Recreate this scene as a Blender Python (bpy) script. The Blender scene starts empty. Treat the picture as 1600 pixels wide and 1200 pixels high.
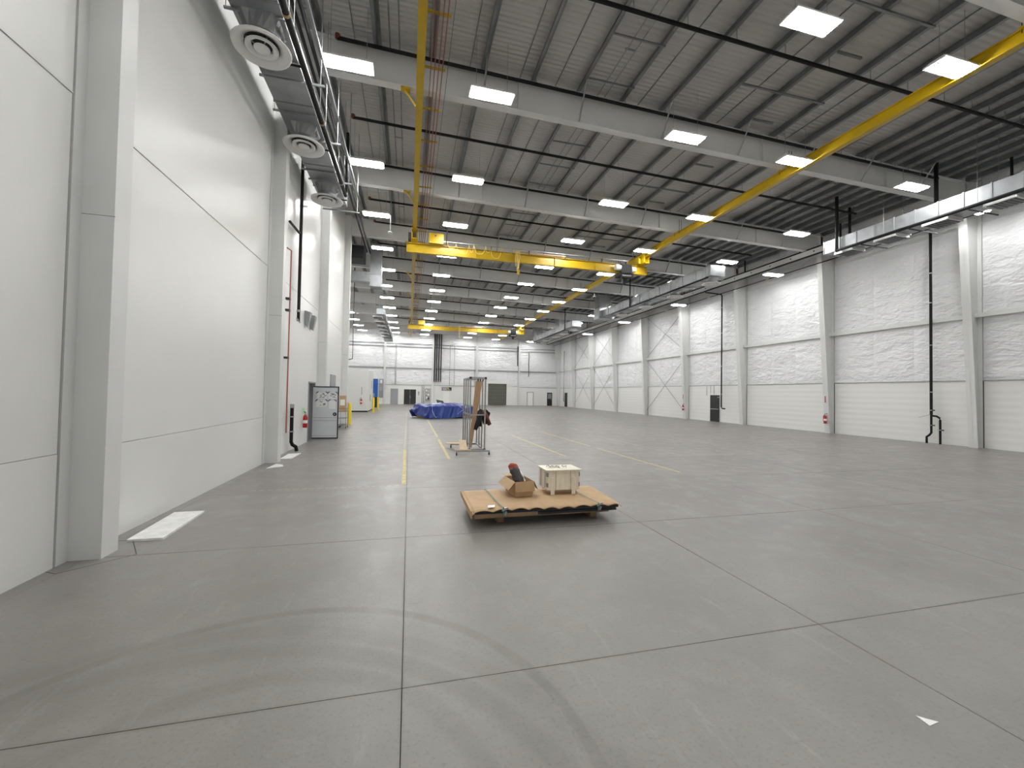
import bpy, bmesh, math, random
from mathutils import Matrix, Vector, noise
random.seed(7)
SC = bpy.context.scene
COL = SC.collection

# ------------------------------------------------------------------ camera
FPX = 638.0
def _norm(v): return Vector(v).normalized()
ay = _norm((639.0-800, -(611.2-600), FPX))          # hall axis seen by the camera
ax = Vector((3330.0-800, -(660.0-600), FPX)); ax = (ax-ay*ay.dot(ax)).normalized()
az = ax.cross(ay)
if az.y < 0: az = -az
rows = (ax, ay, az)
cam_d = bpy.data.cameras.new('camera'); cam = bpy.data.objects.new('camera', cam_d); COL.objects.link(cam)
M = Matrix.Identity(4)
for i in range(3):
    M[i][0] = rows[i].x; M[i][1] = rows[i].y; M[i][2] = -rows[i].z
M[0][3], M[1][3], M[2][3] = 0, 0, 2.0
cam.matrix_world = M
cam_d.sensor_width = 36; cam_d.sensor_fit = 'HORIZONTAL'; cam_d.lens = FPX/1600*36
cam_d.clip_start = .05; cam_d.clip_end = 300
SC.camera = cam
# ------------------------------------------------------------------ world, exposure
W = bpy.data.worlds.new('world'); SC.world = W; W.use_nodes = True
W.node_tree.nodes['Background'].inputs[0].default_value = (.8, .85, .9, 1)
W.node_tree.nodes['Background'].inputs[1].default_value = .05
SC.view_settings.view_transform = 'Standard'; SC.view_settings.look = 'None'
SC.view_settings.gamma = 1; SC.view_settings.use_curve_mapping = False
SC.view_settings.exposure = 0.0
LAMP = 88.0                                          # radiance of the lamp tubes

# ------------------------------------------------------------------ materials
MATS = {}
def newmat(name):
    m = bpy.data.materials.new(name); m.use_nodes = True
    nt = m.node_tree; b = nt.nodes['Principled BSDF']
    return m, nt, b
def mat(name, col, rough=.5, metal=0., var=.0, vscale=3., bump=0., bscale=20., spec=.5, stretch=(1, 1, 1), rvar=0.):
    m, nt, b = newmat(name); N = nt.nodes; L = nt.links
    b.inputs['Roughness'].default_value = rough; b.inputs['Metallic'].default_value = metal
    b.inputs['Specular IOR Level'].default_value = spec
    c = (*col, 1); b.inputs['Base Color'].default_value = c
    if var or bump or rvar:
        g = N.new('ShaderNodeNewGeometry'); mp = N.new('ShaderNodeMapping'); mp.inputs['Scale'].default_value = stretch
        L.new(g.outputs['Position'], mp.inputs['Vector'])
    if var or rvar:
        n = N.new('ShaderNodeTexNoise'); n.inputs['Scale'].default_value = vscale; n.inputs['Detail'].default_value = 5
        L.new(mp.outputs[0], n.inputs['Vector'])
        if var:
            r = N.new('ShaderNodeValToRGB')
            r.color_ramp.elements[0].position = .3; r.color_ramp.elements[1].position = .7
            r.color_ramp.elements[0].color = tuple(x*(1-var) for x in col)+(1,)
            r.color_ramp.elements[1].color = tuple(min(1, x*(1+var)) for x in col)+(1,)
            L.new(n.outputs['Fac'], r.inputs[0]); L.new(r.outputs[0], b.inputs['Base Color'])
        if rvar:
            mr = N.new('ShaderNodeMapRange'); mr.inputs['To Min'].default_value = rough-rvar; mr.inputs['To Max'].default_value = rough+rvar
            mr.inputs['From Min'].default_value = .3; mr.inputs['From Max'].default_value = .7
            L.new(n.outputs['Fac'], mr.inputs[0]); L.new(mr.outputs[0], b.inputs['Roughness'])
    if bump:
        n2 = N.new('ShaderNodeTexNoise'); n2.inputs['Scale'].default_value = bscale; n2.inputs['Detail'].default_value = 4
        L.new(mp.outputs[0], n2.inputs['Vector'])
        bp = N.new('ShaderNodeBump'); bp.inputs['Strength'].default_value = bump; bp.inputs['Distance'].default_value = .02
        L.new(n2.outputs['Fac'], bp.inputs['Height']); L.new(bp.outputs[0], b.inputs['Normal'])
    MATS[name] = m; return m
def emis(name, col, s):
    m, nt, b = newmat(name)
    b.inputs['Base Color'].default_value = (.8, .8, .8, 1)
    b.inputs['Emission Color'].default_value = (*col, 1); b.inputs['Emission Strength'].default_value = s
    MATS[name] = m; return m
def ribbed(name, col, axis, period, strength, rough=.5, var=.04, dist=.02):
    """painted sheet with fine straight ribs (fine relief only)"""
    m, nt, b = newmat(name); N = nt.nodes; L = nt.links
    b.inputs['Roughness'].default_value = rough
    g = N.new('ShaderNodeNewGeometry'); s = N.new('ShaderNodeSeparateXYZ'); L.new(g.outputs['Position'], s.inputs[0])
    mu = N.new('ShaderNodeMath'); mu.operation = 'MULTIPLY'; mu.inputs[1].default_value = 2*math.pi/period
    L.new(s.outputs[axis], mu.inputs[0])
    sn = N.new('ShaderNodeMath'); sn.operation = 'SINE'; L.new(mu.outputs[0], sn.inputs[0])
    bp = N.new('ShaderNodeBump'); bp.inputs['Strength'].default_value = strength; bp.inputs['Distance'].default_value = dist
    L.new(sn.outputs[0], bp.inputs['Height']); L.new(bp.outputs[0], b.inputs['Normal'])
    n = N.new('ShaderNodeTexNoise'); n.inputs['Scale'].default_value = .8; n.inputs['Detail'].default_value = 4
    L.new(g.outputs['Position'], n.inputs['Vector'])
    r = N.new('ShaderNodeValToRGB')
    r.color_ramp.elements[0].color = tuple(x*(1-var) for x in col)+(1,)
    r.color_ramp.elements[1].color = tuple(min(1, x*(1+var)) for x in col)+(1,)
    L.new(n.outputs['Fac'], r.inputs[0]); L.new(r.outputs[0], b.inputs['Base Color'])
    MATS[name] = m; return m

def floor_material():
    m, nt, b = newmat('concrete'); N = nt.nodes; L = nt.links
    g = N.new('ShaderNodeNewGeometry'); pos = g.outputs['Position']
    def noi(scale, detail=6, rough=.6, vec=None, stretch=None):
        n = N.new('ShaderNodeTexNoise'); n.inputs['Scale'].default_value = scale
        n.inputs['Detail'].default_value = detail; n.inputs['Roughness'].default_value = rough
        src = pos
        if stretch:
            mp = N.new('ShaderNodeMapping'); mp.inputs['Scale'].default_value = stretch; mp.inputs['Rotation'].default_value = (0, 0, .5)
            L.new(pos, mp.inputs[0]); src = mp.outputs[0]
        L.new(src, n.inputs['Vector']); return n.outputs['Fac']
    def mth(op, a, c=None, clamp=False):
        x = N.new('ShaderNodeMath'); x.operation = op; x.use_clamp = clamp
        for i, v in enumerate((a, c)):
            if v is None: continue
            if isinstance(v, (int, float)): x.inputs[i].default_value = v
            else: L.new(v, x.inputs[i])
        return x.outputs[0]
    def rng(v, a, c, t0=0., t1=1.):
        x = N.new('ShaderNodeMapRange'); x.inputs['From Min'].default_value = a; x.inputs['From Max'].default_value = c
        x.inputs['To Min'].default_value = t0; x.inputs['To Max'].default_value = t1
        L.new(v, x.inputs[0]); return x.outputs[0]
    def mix(a, c, f):
        x = N.new('ShaderNodeMix'); x.data_type = 'RGBA'; x.blend_type = 'MIX'
        L.new(f, x.inputs['Factor'])
        for k, v in (('A', a), ('B', c)):
            s = [i for i in x.inputs if i.name == k and i.type == 'RGBA'][0]
            if isinstance(v, tuple): s.default_value = v
            else: L.new(v, s)
        return [o for o in x.outputs if o.type == 'RGBA'][0]
    big = noi(.45, 5); mid = noi(2.2, 7, .65); fine = noi(38, 3); scuff = noi(3.0, 8, .72, stretch=(1.2, 5, 1))
    c = mix((.205, .192, .178, 1), (.262, .249, .231, 1), rng(big, .32, .68))
    c = mix(c, (.335, .32, .298, 1), mth('MULTIPLY', rng(mid, .52, .75), .45))
    c = mix(c, (.14, .13, .12, 1), mth('MULTIPLY', rng(scuff, .60, .76), .6))
    c = mix(c, (.40, .385, .36, 1), mth('MULTIPLY', rng(noi(1.3, 8, .7, stretch=(4, .8, 1)), .60, .72), .35))
    c = mix(c, (.15, .14, .128, 1), mth('MULTIPLY', rng(fine, .54, .7), .45))
    c = mix(c, (.13, .12, .11, 1), mth('MULTIPLY', rng(noi(11, 6, .75, stretch=(1, 3.2, 1)), .61, .70), .6))
    c = mix(c, (.36, .345, .32, 1), mth('MULTIPLY', rng(noi(7, 7, .75, stretch=(2.6, 1, 1)), .62, .72), .4))
    # tyre marks: rings on the slab, broken up by wear
    sep = N.new('ShaderNodeSeparateXYZ'); L.new(pos, sep.inputs[0])
    wear = rng(noi(2.0, 7, .7), .25, .62, .25, 1.)
    dark = None
    for cx, cy, r, w, amt in ((-.9, 2.1, 1.95, .05, .50), (-.9, 2.05, 1.80, .10, .12), (-.85, 1.85, 1.32, .08, .30), (-1.3, 1.2, 2.33, .09, .30), (-1.4, 1.1, 2.70, .10, .28),
                               (7.5, 14.0, 5.2, .12, .22), (7.5, 14.0, 3.6, .12, .22)):
        dx = mth('SUBTRACT', sep.outputs[0], cx); dy = mth('SUBTRACT', sep.outputs[1], cy)
        d = mth('SQRT', mth('ADD', mth('MULTIPLY', dx, dx), mth('MULTIPLY', dy, dy)))
        e = mth('ABSOLUTE', mth('SUBTRACT', d, r))
        k = mth('MULTIPLY', rng(e, w*1.25, w*.6), amt)
        dark = k if dark is None else mth('MAXIMUM', dark, k)
    # dirt settled along the saw cuts
    def line(coord, off, per, w):
        t = mth('SUBTRACT', coord, off-per*100)
        t = mth('MODULO', t, per); t = mth('MINIMUM', t, mth('SUBTRACT', per, t))
        return rng(t, w, w*.2)
    j = mth('MAXIMUM', line(sep.outputs[0], 0, 3.57, .03), line(sep.outputs[1], 2.88, 2.93, .03))
    dark = mth('MULTIPLY', dark, wear)
    c = mix(c, (.125, .115, .105, 1), dark)
    c = mix(c, (.15, .138, .126, 1), mth('MULTIPLY', mth('MULTIPLY', j, rng(noi(.9, 4), .35, .65)), .6))
    L.new(c, b.inputs['Base Color'])
    L.new(rng(mid, .3, .7, .30, .48), b.inputs['Roughness'])
    bp = N.new('ShaderNodeBump'); bp.inputs['Strength'].default_value = .12; bp.inputs['Distance'].default_value = .01
    L.new(fine, bp.inputs['Height']); L.new(bp.outputs[0], b.inputs['Normal'])
    MATS['concrete'] = m
floor_material()
mat('wall_paint', (.78, .785, .765), .34, var=.012, vscale=1.2, bump=.03, bscale=2.5)
mat('column_paint', (.72, .725, .71), .42, var=.02, vscale=2)
mat('joint', (.10, .098, .09), .8)
mat('backing', (.6, .6, .58), .7)
ribbed('liner', (.80, .80, .775), 2, .30, .10, .45, .02)
def vinyl_material():
    m, nt, b = newmat('vinyl'); N = nt.nodes; L = nt.links
    b.inputs['Base Color'].default_value = (.83, .835, .845, 1); b.inputs['Roughness'].default_value = .27
    g = N.new('ShaderNodeNewGeometry'); hs = []
    for sc, st, rot, w in ((1.3, (1, 1, 2.2), .35, 1.), (3.1, (1, 1, 1.8), -.5, .45), (7., (1, 1, 1.5), .8, .18)):
        mp = N.new('ShaderNodeMapping'); mp.inputs['Scale'].default_value = st; mp.inputs['Rotation'].default_value = (rot, rot*.6, 0)
        L.new(g.outputs['Position'], mp.inputs[0])
        n = N.new('ShaderNodeTexNoise'); n.inputs['Scale'].default_value = sc; n.inputs['Detail'].default_value = 2
        L.new(mp.outputs[0], n.inputs['Vector'])
        a = N.new('ShaderNodeMath'); a.operation = 'SUBTRACT'; a.inputs[1].default_value = .5; L.new(n.outputs['Fac'], a.inputs[0])
        c = N.new('ShaderNodeMath'); c.operation = 'ABSOLUTE'; L.new(a.outputs[0], c.inputs[0])
        d = N.new('ShaderNodeMath'); d.operation = 'MULTIPLY'; d.inputs[1].default_value = -w; L.new(c.outputs[0], d.inputs[0])
        hs.append(d.outputs[0])
    h = hs[0]
    for q in hs[1:]:
        a = N.new('ShaderNodeMath'); a.operation = 'ADD'; L.new(h, a.inputs[0]); L.new(q, a.inputs[1]); h = a.outputs[0]
    bp = N.new('ShaderNodeBump'); bp.inputs['Strength'].default_value = .75; bp.inputs['Distance'].default_value = .16
    L.new(h, bp.inputs['Height']); L.new(bp.outputs[0], b.inputs['Normal'])
    MATS['vinyl'] = m
vinyl_material()
ribbed('deck', (.58, .57, .55), 1, .16, .7, .55, .05)
mat('deck_edge', (.5, .5, .48), .6)
mat('rafter_paint', (.70, .70, .685), .45, var=.03, vscale=1.5)
mat('purlin_steel', (.25, .27, .28), .42, .55, var=.2, vscale=2)
mat('galv', (.40, .415, .43), .50, .8, var=.14, vscale=2.5, bump=.02, bscale=3)
mat('galv_dull', (.36, .375, .38), .45, .6, var=.12, vscale=4)
mat('black_pipe', (.008, .008, .009), .6, spec=.3)
mat('black_iron', (.02, .02, .02), .5)
mat('red_fitting', (.22, .05, .03), .5)
mat('copper_red', (.42, .14, .08), .45)
mat('yellow', (.53, .35, .005), .36, var=.05, vscale=3)
mat('yellow_floor', (.56, .50, .22), .6, var=.25, vscale=9)
mat('pale_floor', (.43, .41, .33), .65, var=.22, vscale=9)
mat('bollard_yellow', (.88, .68, .02), .4)
mat('conductor', (.30, .11, .07), .5)
mat('white_plastic', (.82, .82, .80), .4)
mat('fixture_white', (.80, .80, .79), .4)
emis('tube', (1, .998, .985), LAMP)
mat('louver', (.005, .005, .005), .9, spec=0.)
mat('hoist_black', (.006, .006, .007), .6, spec=.2)
mat('cardboard', (.53, .36, .205), .75, var=.07, vscale=5)
mat('cardboard_in', (.40, .265, .15), .8, var=.06, vscale=5)
mat('cardboard_dark', (.30, .2, .12), .8)
mat('plywood', (.84, .79, .66), .6, var=.08, vscale=4, stretch=(6, 1, 1))
mat('lumber', (.36, .24, .14), .7, var=.15, vscale=6)
mat('lumber_pale', (.68, .54, .36), .65, var=.1, vscale=6)
mat('board_brown', (.46, .29, .16), .6, var=.12, vscale=5, stretch=(5, 5, 1))
mat('steel_dark', (.03, .03, .033), .5, .1)
mat('alu', (.42, .42, .41), .35, .75)
mat('jacket_black', (.012, .012, .014), .85)
mat('jacket_rust', (.20, .055, .03), .8)
mat('bag_grey', (.06, .055, .055), .7, var=.25, vscale=12)
mat('bag_red', (.36, .07, .035), .7)
mat('strap_green', (.12, .26, .20), .5)
mat('paper', (.88, .88, .86), .6)
mat('foam', (.84, .84, .82), .6, var=.10, vscale=7)
mat('tarp_blue', (.008, .034, .22), .33, var=.15, vscale=2.5, bump=.15, bscale=9)
mat('rope', (.6, .6, .58), .7)
mat('tape_blue', (.03, .07, .24), .5)
mat('ink', (.08, .09, .12), .6)
mat('door_white', (.72, .74, .77), .42, var=.02, vscale=2)
mat('door_black', (.016, .016, .017), .45)
mat('door_grey', (.34, .35, .37), .5)
mat('door_olive', (.105, .11, .085), .6, var=.06, vscale=1)
mat('glass_dark', (.25, .28, .28), .15)
mat('ext_red', (.45, .01, .012), .3)
mat('tag_green', (.35, .7, .25), .5)
mat('blue_panel', (.01, .10, .42), .4)
mat('green_case', (.02, .06, .04), .5)
mat('sign_black', (.02, .02, .02), .5)
mat('sign_yellow', (.75, .55, .03), .5)
mat('cable_yellow', (.85, .68, .20), .5)
mat('grille_dark', (.055, .06, .06), .5, .4)
mat('shelf_steel', (.3, .31, .32), .4, .5)

# ------------------------------------------------------------------ mesh helpers
class MB:
    def __init__(s): s.v = []; s.f = []; s.sm = False
    def box(s, x0, x1, y0, y1, z0, z1):
        o = len(s.v)
        s.v += [(x0, y0, z0), (x1, y0, z0), (x1, y1, z0), (x0, y1, z0), (x0, y0, z1), (x1, y0, z1), (x1, y1, z1), (x0, y1, z1)]
        s.f += [tuple(o+i for i in q) for q in ((3, 2, 1, 0), (4, 5, 6, 7), (0, 1, 5, 4), (1, 2, 6, 5), (2, 3, 7, 6), (3, 0, 4, 7))]
        return s
    def hexa(s, bot, top):
        o = len(s.v); s.v += list(bot)+list(top); n = len(bot)
        s.f.append(tuple(o+i for i in reversed(range(n)))); s.f.append(tuple(o+n+i for i in range(n)))
        for i in range(n):
            k = (i+1) % n; s.f.append((o+i, o+k, o+n+k, o+n+i))
        return s
    def rbox(s, c, sx, sy, sz, rz=0., rx=0., ry=0.):
        """box centred at c with rotation"""
        R = Matrix.Rotation(rz, 3, 'Z') @ Matrix.Rotation(ry, 3, 'Y') @ Matrix.Rotation(rx, 3, 'X')
        P = []
        for z in (-1, 1):
            for x, y in ((-1, -1), (1, -1), (1, 1), (-1, 1)):
                P.append(tuple(Vector(c)+R @ Vector((x*sx/2, y*sy/2, z*sz/2))))
        return s.hexa(P[:4], P[4:])
    def tube(s, pts, r, n=8, cap=True):
        pts = [Vector(p) for p in pts]; rings = []
        for i, p in enumerate(pts):
            if i == 0: t = (pts[1]-p).normalized()
            elif i == len(pts)-1: t = (p-pts[-2]).normalized()
            else: t = ((p-pts[i-1]).normalized()+(pts[i+1]-p).normalized()).normalized()
            up = Vector((0, 0, 1)) if abs(t.z) < .9 else Vector((0, 1, 0))
            a = t.cross(up).normalized(); b = a.cross(t).normalized()
            rr = r[i] if isinstance(r, (list, tuple)) else r
            rings.append([tuple(p+(a*math.cos(2*math.pi*k/n)+b*math.sin(2*math.pi*k/n))*rr) for k in range(n)])
        o = len(s.v)
        for q in rings: s.v += q
        for i in range(len(pts)-1):
            for k in range(n):
                k2 = (k+1) % n
                s.f.append((o+i*n+k, o+i*n+k2, o+(i+1)*n+k2, o+(i+1)*n+k))
        if cap:
            s.f.append(tuple(o+k for k in reversed(range(n)))); s.f.append(tuple(o+(len(pts)-1)*n+k for k in range(n)))
        return s
    def lathe(s, prof, c=(0, 0, 0), n=28):
        """profile (r,z) revolved about vertical axis at c"""
        o = len(s.v)
        for r, z in prof:
            for k in range(n):
                a = 2*math.pi*k/n; s.v.append((c[0]+r*math.cos(a), c[1]+r*math.sin(a), c[2]+z))
        for i in range(len(prof)-1):
            for k in range(n):
                k2 = (k+1) % n
                s.f.append((o+i*n+k, o+i*n+k2, o+(i+1)*n+k2, o+(i+1)*n+k))
        return s
    def grid(s, nu, nv, fn):
        o = len(s.v)
        for j in range(nv+1):
            for i in range(nu+1): s.v.append(tuple(fn(i/nu, j/nv)))
        for j in range(nv):
            for i in range(nu):
                a = o+j*(nu+1)+i; s.f.append((a, a+1, a+nu+2, a+nu+1))
        return s
    def ext_y(s, poly, y0, y1):
        return s.hexa([(x, y0, z) for x, z in poly], [(x, y1, z) for x, z in poly])
    def ext_x(s, poly, x0, x1):
        return s.hexa([(x0, y, z) for y, z in poly], [(x1, y, z) for y, z in poly])
    def mesh(s, name, m, off=(0, 0, 0), smooth=False):
        me = bpy.data.meshes.new(name)
        me.from_pydata([(x-off[0], y-off[1], z-off[2]) for x, y, z in s.v], [], s.f)
        me.materials.append(MATS[m]); me.update()
        b = bmesh.new(); b.from_mesh(me); bmesh.ops.recalc_face_normals(b, faces=b.faces); b.to_mesh(me); b.free()
        if smooth:
            for p in me.polygons: p.use_smooth = True
        return me
    def build(s, name, m, parent=None, smooth=False, label=None, origin=None):
        off = Vector((0, 0, 0)); p = parent
        while p is not None: off += p.location; p = p.parent
        if parent is None and origin is not None: off = Vector(origin)
        o = bpy.data.objects.new(name, s.mesh(name, m, off, smooth)); COL.objects.link(o)
        if parent is not None: o.parent = parent
        elif origin is not None: o.location = origin
        if label: o['label'] = label
        return o
def tag(o, label, cat, group=None, kind=None):
    o['label'] = label
    if cat: o['category'] = cat
    if group: o['group'] = group
    if kind: o['kind'] = kind
    return o
def struct(o, label=None, cat=None):
    o['kind'] = 'structure'
    if label: o['label'] = label
    if cat: o['category'] = cat
    return o
def thing(name, label, cat, loc, group=None):
    o = bpy.data.objects.new(name, None); o.empty_display_size = .2; COL.objects.link(o); o.location = loc
    return tag(o, label, cat, group)
def dup(root, loc, label=None, group=None, rz=None, parent=None):
    r = root.copy(); COL.objects.link(r)
    if parent is not None: r.parent = parent
    r.location = loc
    if rz is not None: r.rotation_euler[2] = rz
    if label: r['label'] = label
    if group: r['group'] = group
    def rec(src, dst):
        for c in [q for q in bpy.data.objects if q.parent == src]:
            d = c.copy(); COL.objects.link(d); d.parent = dst; rec(c, d)
    rec(root, r)
    return r
def clone(o, parent=None, loc=None):
    c = o.copy(); COL.objects.link(c)
    if parent is not None: c.parent = parent
    if loc is not None: c.location = loc
    return c

# ------------------------------------------------------------------ layout constants
BAY = [5.9+6.35*k for k in range(-2, 10)]            # frame lines along the hall
XL, XR, YR, YF, XFL = -3.72, 24.0, 64.3, -7.2, -14.0
SL = .018
def zb(x): return 10.88-SL*x                          # rafter underside
def zt(x): return zb(x)+1.0                           # rafter top
DECK = 1.25
def zd(x): return zb(x)+DECK                          # deck underside

# ------------------------------------------------------------------ floor
fl = struct(MB().box(XFL-.3, XR+.4, YF-.3, YR+.4, -.30, -.03).build('floor', 'joint'), 'grey concrete slab floor with saw cut joints and tyre marks', 'floor')
PX, PY, GAP = 3.57, 2.93, .006
slab_me = MB().box(GAP/2, PX-GAP/2, GAP/2, PY-GAP/2, -.03, 0).mesh('slab', 'concrete')
edge_me = MB().box(-.45, PX-GAP/2, GAP/2, PY-GAP/2, -.03, 0).mesh('slab', 'concrete')
for i in range(-4, 7):
    for j in range(-4, 21):
        x, y = i*PX, 2.88+j*PY
        if y+PY < YF or y > YR: continue
        if i < -1 and y+PY < 26: continue
        o = bpy.data.objects.new('slab', slab_me); COL.objects.link(o); o.parent = fl; o.location = (x, y, 0)
        if i == -1 and y < 23.5: o.data = edge_me

for k_, P in enumerate((((-3.72, 5.48), (-3.58, 5.40)), ((-3.58, 5.40), (-3.10, 5.84)), ((-3.10, 5.84), (-3.42, 6.36)), ((-3.42, 6.36), (-3.72, 6.42)))):
    (xa_, ya_), (xb_, yb_) = P; L_ = math.hypot(xb_-xa_, yb_-ya_); nx_, ny_ = -(yb_-ya_)/L_*.006, (xb_-xa_)/L_*.006
    Q = [(xa_+nx_, ya_+ny_), (xb_+nx_, yb_+ny_), (xb_-nx_, yb_-ny_), (xa_-nx_, ya_-ny_)]
    MB().hexa([(x, y, -.002) for x, y in Q], [(x, y, .0007) for x, y in Q]).build('joint_filler', 'joint', fl)

# ------------------------------------------------------------------ left wall
wl = MB()
wl.box(XL-.30, XL-.05, YF, 17.0, 0, 12.4).box(XL-.30, XL-.05, 17.0, 18.12, 2.28, 12.4).box(XL-.30, XL-.05, 18.12, 25.05, 0, 12.4)
wl = struct(wl.build('wall_left', 'joint'), 'tall white painted panel wall with columns and a door opening', 'wall')
LC = [-6.8, -.45, 5.9, 12.4, 18.7, 24.88]
def lpanel(y0, y1, z0, z1, t=.05):
    return MB().box(XL-t, XL, y0, y1, z0, z1).build('panel', 'wall_paint', wl)
for k in range(5):
    y0, y1 = LC[k]+.15, LC[k+1]-.33
    if LC[k] < -6: y0 = YF+.02
    if k == 3:
        lpanel(y0, 16.98, .0, 1.238)
        MB().ext_x([(y0, 1.244), (16.98, 1.244), (16.98, 2.30), (18.14, 2.30), (18.14, 1.244), (y1, 1.244), (y1, 5.255), (y0, 5.255)], XL-.05, XL-.004).build('panel', 'wall_paint', wl)
        lpanel(18.14, y1, 0, 1.238)
    else:
        lpanel(y0, y1, 0, 1.238)
        MB().box(XL-.05, XL-.004, y0, y1, 1.244, 5.255).build('panel', 'wall_paint', wl)
    lpanel(y0, y1, 5.285, 12.3)
    MB().box(XL-.012, XL+.006, y0, y1, 5.262, 5.278).build('seam_strip', 'wall_paint', wl)
    MB().box(XL-.03, XL-.018, y0, y1, 5.255, 5.285).build('seam_strip', 'joint', wl)
for k, y in enumerate(LC):
    if k == 0: continue
    c = MB().box(XL-.02, XL+.32, y-.14, y+.14, 0, 12.0)
    c.box(XL-.03, XL+.004, y-.30, y-.14, 0, 12.0)
    c.build('column', 'column_paint', wl)
    MB().box(XL-.002, XL+.323, y-.142, y-.13, 3.985, 3.99).build('splice_line', 'joint', wl)
# end return of the left wall and the space beyond it
struct(MB().box(XFL, XL-.3, 24.75, 25.05, 0, 12.6).build('wall_side_return', 'wall_paint'), 'white return wall closing the side bay', 'wall')
struct(MB().box(XFL-.25, XFL, 24.75, YR, 0, 12.6).build('wall_far_left', 'wall_paint'), 'white far wall of the side bay', 'wall')
struct(MB().box(XFL, XR+.3, YF-.25, YF, 0, 12.6).build('wall_front', 'wall_paint'), 'white wall at the near end of the hall', 'wall')
v = MB(); v.box(-5.6, -5.5, 15.5, 19.5, 0, 2.6).box(-5.5, XL-.3, 15.5, 15.6, 0, 2.6).box(-5.5, XL-.3, 19.4, 19.5, 0, 2.6).box(-5.6, XL-.3, 15.5, 19.5, 2.6, 2.7)
struct(v.build('wall_vestibule', 'wall_paint'), 'grey small room behind the open door', 'wall')

# ------------------------------------------------------------------ right wall
wr = struct(MB().box(XR+.06, XR+.3, YF, YR+.2, 0, 12.3).build('wall_right', 'backing'), 'long white wall of liner sheets, wrinkled insulation and tapered columns', 'wall')
def blanket(y0, y1, z0, z1, x, seed, nrm):
    """wrinkled vinyl insulation facing, nrm = 'x' (right wall) or 'y' (rear wall)"""
    nu = max(6, int((y1-y0)/.14)); nv = max(5, int((z1-z0)/.11))
    def fn(u, w):
        a, z = y0+(y1-y0)*u, z0+(z1-z0)*w
        e = min(1., 9*u, 9*(1-u))*min(1., 7*w, 7*(1-w))
        p = Vector((a*.55+seed*13.1, z*1.1, seed*3.7))
        big = noise.noise(p)*.05
        q = Vector((a*.9+seed*7.7+z*.5, z*2.6-a*.35, seed))
        cr = (1-abs(noise.noise(q)))**6*.045
        q2 = Vector((a*3.1+seed*2.3, z*4.4+a*.8, seed*1.3))
        cr2 = (1-abs(noise.noise(q2)))**4*.016
        q3 = Vector((a*4.2+seed, z*.7, 2.0*seed)); sag = (1-abs(noise.noise(q3)))**5*.035*max(0., w-.55)*2
        d = (big+cr+cr2+sag-.03)*e + .05*e
        return (x-d, a, z) if nrm == 'x' else (a, x-d, z)
    b = MB().grid(nu, nv, fn); return b
RB = [YF]+[b for b in BAY if b > YF+1 and b < 63.5]+[YR]
seed = 0
for k in range(len(RB)-1):
    y0 = RB[k]+(.16 if k else 0); y1 = RB[k+1]-(.16 if k < len(RB)-2 else 0)
    seed += 1
    MB().box(XR-.02, XR+.05, y0, y1, 0, 2.88).build('liner_panel', 'liner', wr)
    cuts = [y0, y0+(y1-y0)*.36, y0+(y1-y0)*.66, y1]
    for q in range(3):
        blanket(cuts[q], cuts[q+1], 2.93, 5.64, XR, seed+q*5.3, 'x').build('insulation_panel', 'vinyl', wr, smooth=True)
        blanket(cuts[q], cuts[q+1], 5.82, 9.75, XR, seed+.37+q*3.1, 'x').build('insulation_panel', 'vinyl', wr, smooth=True)
    blanket(y0, y1, 9.80, 12.0, XR+.02, seed+.71, 'x').build('insulation_panel', 'vinyl', wr, smooth=True)
    MB().box(XR-.05, XR+.03, y0, y1, 2.88, 2.925).build('liner_shade_strip', 'galv_dull', wr)  # grey strip standing in for the shadow under the insulation bulge
    g = MB().box(XR-.22, XR+.02, y0-.16, y1+.16, 5.64, 5.83)
    g.build('girt', 'column_paint', wr)
    MB().box(XR-.06, XR+.02, y0, y1, 9.745, 9.80).build('girt', 'column_paint', wr)
    MB().box(XR-.03, XR+.05, y1-.03, y1+.02, 0, 2.9).build('edge_trim', 'joint', wr)
def colx(z): return 23.66-.062*z
for k, y in enumerate(RB):
    if k == 0 or k == len(RB)-1: continue
    c = MB(); h = 11.6; w = .15
    c.hexa([(colx(0), y-w, 0), (colx(0)+.02, y-w, 0), (colx(0)+.02, y+w, 0), (colx(0), y+w, 0)],
           [(colx(h), y-w, h), (colx(h)+.02, y-w, h), (colx(h)+.02, y+w, h), (colx(h), y+w, h)])
    c.hexa([(colx(0), y-.008, 0), (XR-.02, y-.008, 0), (XR-.02, y+.008, 0), (colx(0), y+.008, 0)],
           [(colx(h), y-.008, h), (XR-.02, y-.008, h), (XR-.02, y+.008, h), (colx(h), y+.008, h)])
    c.box(XR-.04, XR-.015, y-w, y+w, 0, h)
    c.build('column', 'column_paint', wr)
for y0 in (BAY[6], BAY[8], BAY[9]):                  # rod bracing
    ya, yb = y0+.12, y0+6.35-.12
    for (za, zz) in ((.5, 5.55), (5.95, 10.0)):
        xa = XR-.16
        MB().tube([(xa, ya, za), (xa, yb, zz)], .02, 6).build('brace_rod', 'galv_dull', wr)
        MB().tube([(xa+.03, yb, za), (xa+.03, ya, zz)], .02, 6).build('brace_rod', 'galv_dull', wr)

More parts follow.
